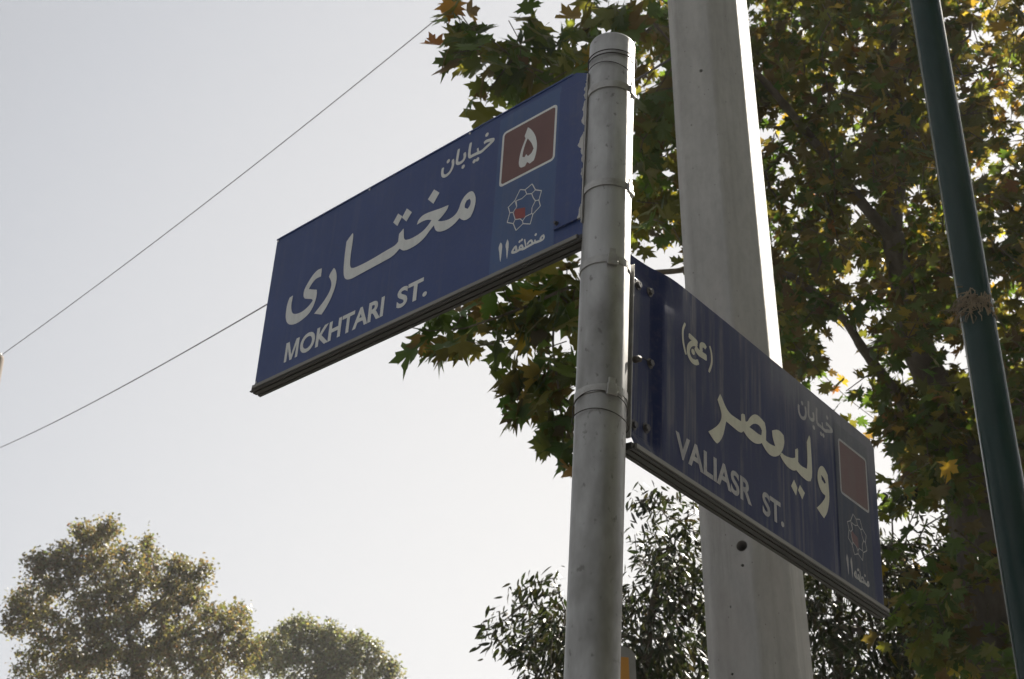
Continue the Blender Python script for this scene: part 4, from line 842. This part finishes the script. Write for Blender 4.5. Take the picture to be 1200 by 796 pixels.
# --- far trees
def far_tree(label, Y, trunk_px, crown_regs, cols, wts, size, per, limbs):
    t = thing('round_crowned_tree', label, 'tree', Matrix.Translation((0, 0, 0)), 'distant trees on the skyline'); nodes = []
    b = at(*trunk_px[0], Y); bm = bmesh.new()
    C = limb(bm, [(b[0]+0.1, Y, 0), (b[0], Y, b[2]*0.6)]+[at(x, y, Y) for x, y in trunk_px], [0.20, 0.14, 0.08, 0.05, 0.02], 10); e = chain(nodes, C, -1)
    for lb in limbs: c = limb(bm, [at(x, y, Y+dy) for x, y, dy in lb], [0.035, 0.024, 0.015, 0.008], 7); chain(nodes, c, e)
    bm_obj('trunk', bm, M_BARK, t, True)
    tg = []
    for cx, cy, rx, ry, N in crown_regs:                     # leaf clumps as ellipsoid shells, each round its own bough
        d = nrm(RNG.normal(0, 1, (N, 3))); rr = RNG.uniform(0.25, 1.0, (N, 1))**0.5; q = d*rr
        c = at(cx, cy, Y+RNG.uniform(-0.6, 0.6)); k = Y*1.02/F_PX
        tg.append(c[None]+q*np.array([rx*k, (rx+ry)/2*k, ry*k]))
    tg = np.concatenate(tg); n0 = len(nodes); pos, par, idx = grow(nodes, tg, 0.45, 0.06, 0.03); tw = twigs(pos, par, n0, 0.007, 2.3, 0.07, 4)
    p, tt, nn, s = spread(tg, dirs(pos, par, idx), per, 0.26, size, 0.15, 0.9, 0.9, 0.9)
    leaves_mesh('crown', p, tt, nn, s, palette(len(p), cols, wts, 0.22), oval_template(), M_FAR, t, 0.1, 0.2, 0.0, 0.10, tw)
    return len(p)
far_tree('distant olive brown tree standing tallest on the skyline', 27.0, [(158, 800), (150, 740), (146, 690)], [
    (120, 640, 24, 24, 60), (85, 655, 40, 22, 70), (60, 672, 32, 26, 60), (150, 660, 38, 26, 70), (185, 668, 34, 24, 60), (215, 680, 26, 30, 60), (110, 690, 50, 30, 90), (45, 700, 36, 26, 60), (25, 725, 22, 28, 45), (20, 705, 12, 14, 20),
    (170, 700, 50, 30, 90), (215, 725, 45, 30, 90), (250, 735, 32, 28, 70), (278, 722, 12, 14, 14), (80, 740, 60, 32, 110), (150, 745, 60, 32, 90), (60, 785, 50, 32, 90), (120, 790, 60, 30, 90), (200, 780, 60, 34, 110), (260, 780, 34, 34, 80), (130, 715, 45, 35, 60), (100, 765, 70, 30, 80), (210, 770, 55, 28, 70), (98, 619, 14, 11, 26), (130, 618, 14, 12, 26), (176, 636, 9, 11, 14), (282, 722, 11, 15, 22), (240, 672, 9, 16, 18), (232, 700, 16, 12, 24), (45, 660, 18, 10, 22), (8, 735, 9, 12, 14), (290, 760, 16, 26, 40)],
    [(0.115, 0.118, 0.068), (0.140, 0.125, 0.076), (0.145, 0.105, 0.072), (0.095, 0.104, 0.060)], [0.36, 0.30, 0.16, 0.18], 0.078, 20, [[(146, 720, 0), (120, 690, 0.3), (95, 665, 0.4), (80, 650, 0.4)], [(150, 740, 0), (185, 705, -0.3), (210, 685, -0.5), (220, 670, -0.5)], [(155, 770, 0), (110, 745, 0.5), (70, 725, 0.8), (40, 710, 1)], [(155, 770, 0), (200, 750, -0.5), (240, 738, -0.9), (262, 725, -1)]])  # leaf tints lightened and greyed to stand in for haze
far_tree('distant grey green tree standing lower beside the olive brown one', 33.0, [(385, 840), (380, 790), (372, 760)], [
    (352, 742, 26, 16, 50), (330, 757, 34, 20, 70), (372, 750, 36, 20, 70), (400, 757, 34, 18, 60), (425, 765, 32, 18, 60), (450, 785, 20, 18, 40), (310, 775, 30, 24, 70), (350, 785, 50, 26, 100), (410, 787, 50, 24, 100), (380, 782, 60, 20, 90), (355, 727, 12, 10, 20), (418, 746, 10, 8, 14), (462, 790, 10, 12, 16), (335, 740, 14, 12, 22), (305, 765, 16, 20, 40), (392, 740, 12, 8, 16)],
    [(0.125, 0.138, 0.092), (0.108, 0.120, 0.078), (0.15, 0.150, 0.098)], [0.5, 0.3, 0.2], 0.080, 20, [[(375, 785, 0), (345, 765, 0.3), (330, 755, 0.3), (320, 750, 0.3)], [(378, 790, 0), (410, 772, -0.3), (430, 765, -0.3), (440, 760, -0.3)]])  # haze put into these paler leaf tints as well

# ------------------------------------------------------------------ smoggy air
bm = bmesh.new(); add_box(bm, (-45, -30, -1.0), (45, 50, 17))
hz = bm_obj('haze', bm, bpy.data.materials.new('haze')); tag(hz, kind='stuff')
hm = hz.data.materials[0]; hm.use_nodes = True; hm.node_tree.nodes.clear()
pv = hm.node_tree.nodes.new('ShaderNodeVolumePrincipled'); pv.inputs['Color'].default_value = (0.9, 0.9, 0.9, 1); pv.inputs['Density'].default_value = 0.0009; pv.inputs['Anisotropy'].default_value = 0.3
ho = hm.node_tree.nodes.new('ShaderNodeOutputMaterial'); hm.node_tree.links.new(pv.outputs[0], ho.inputs['Volume'])
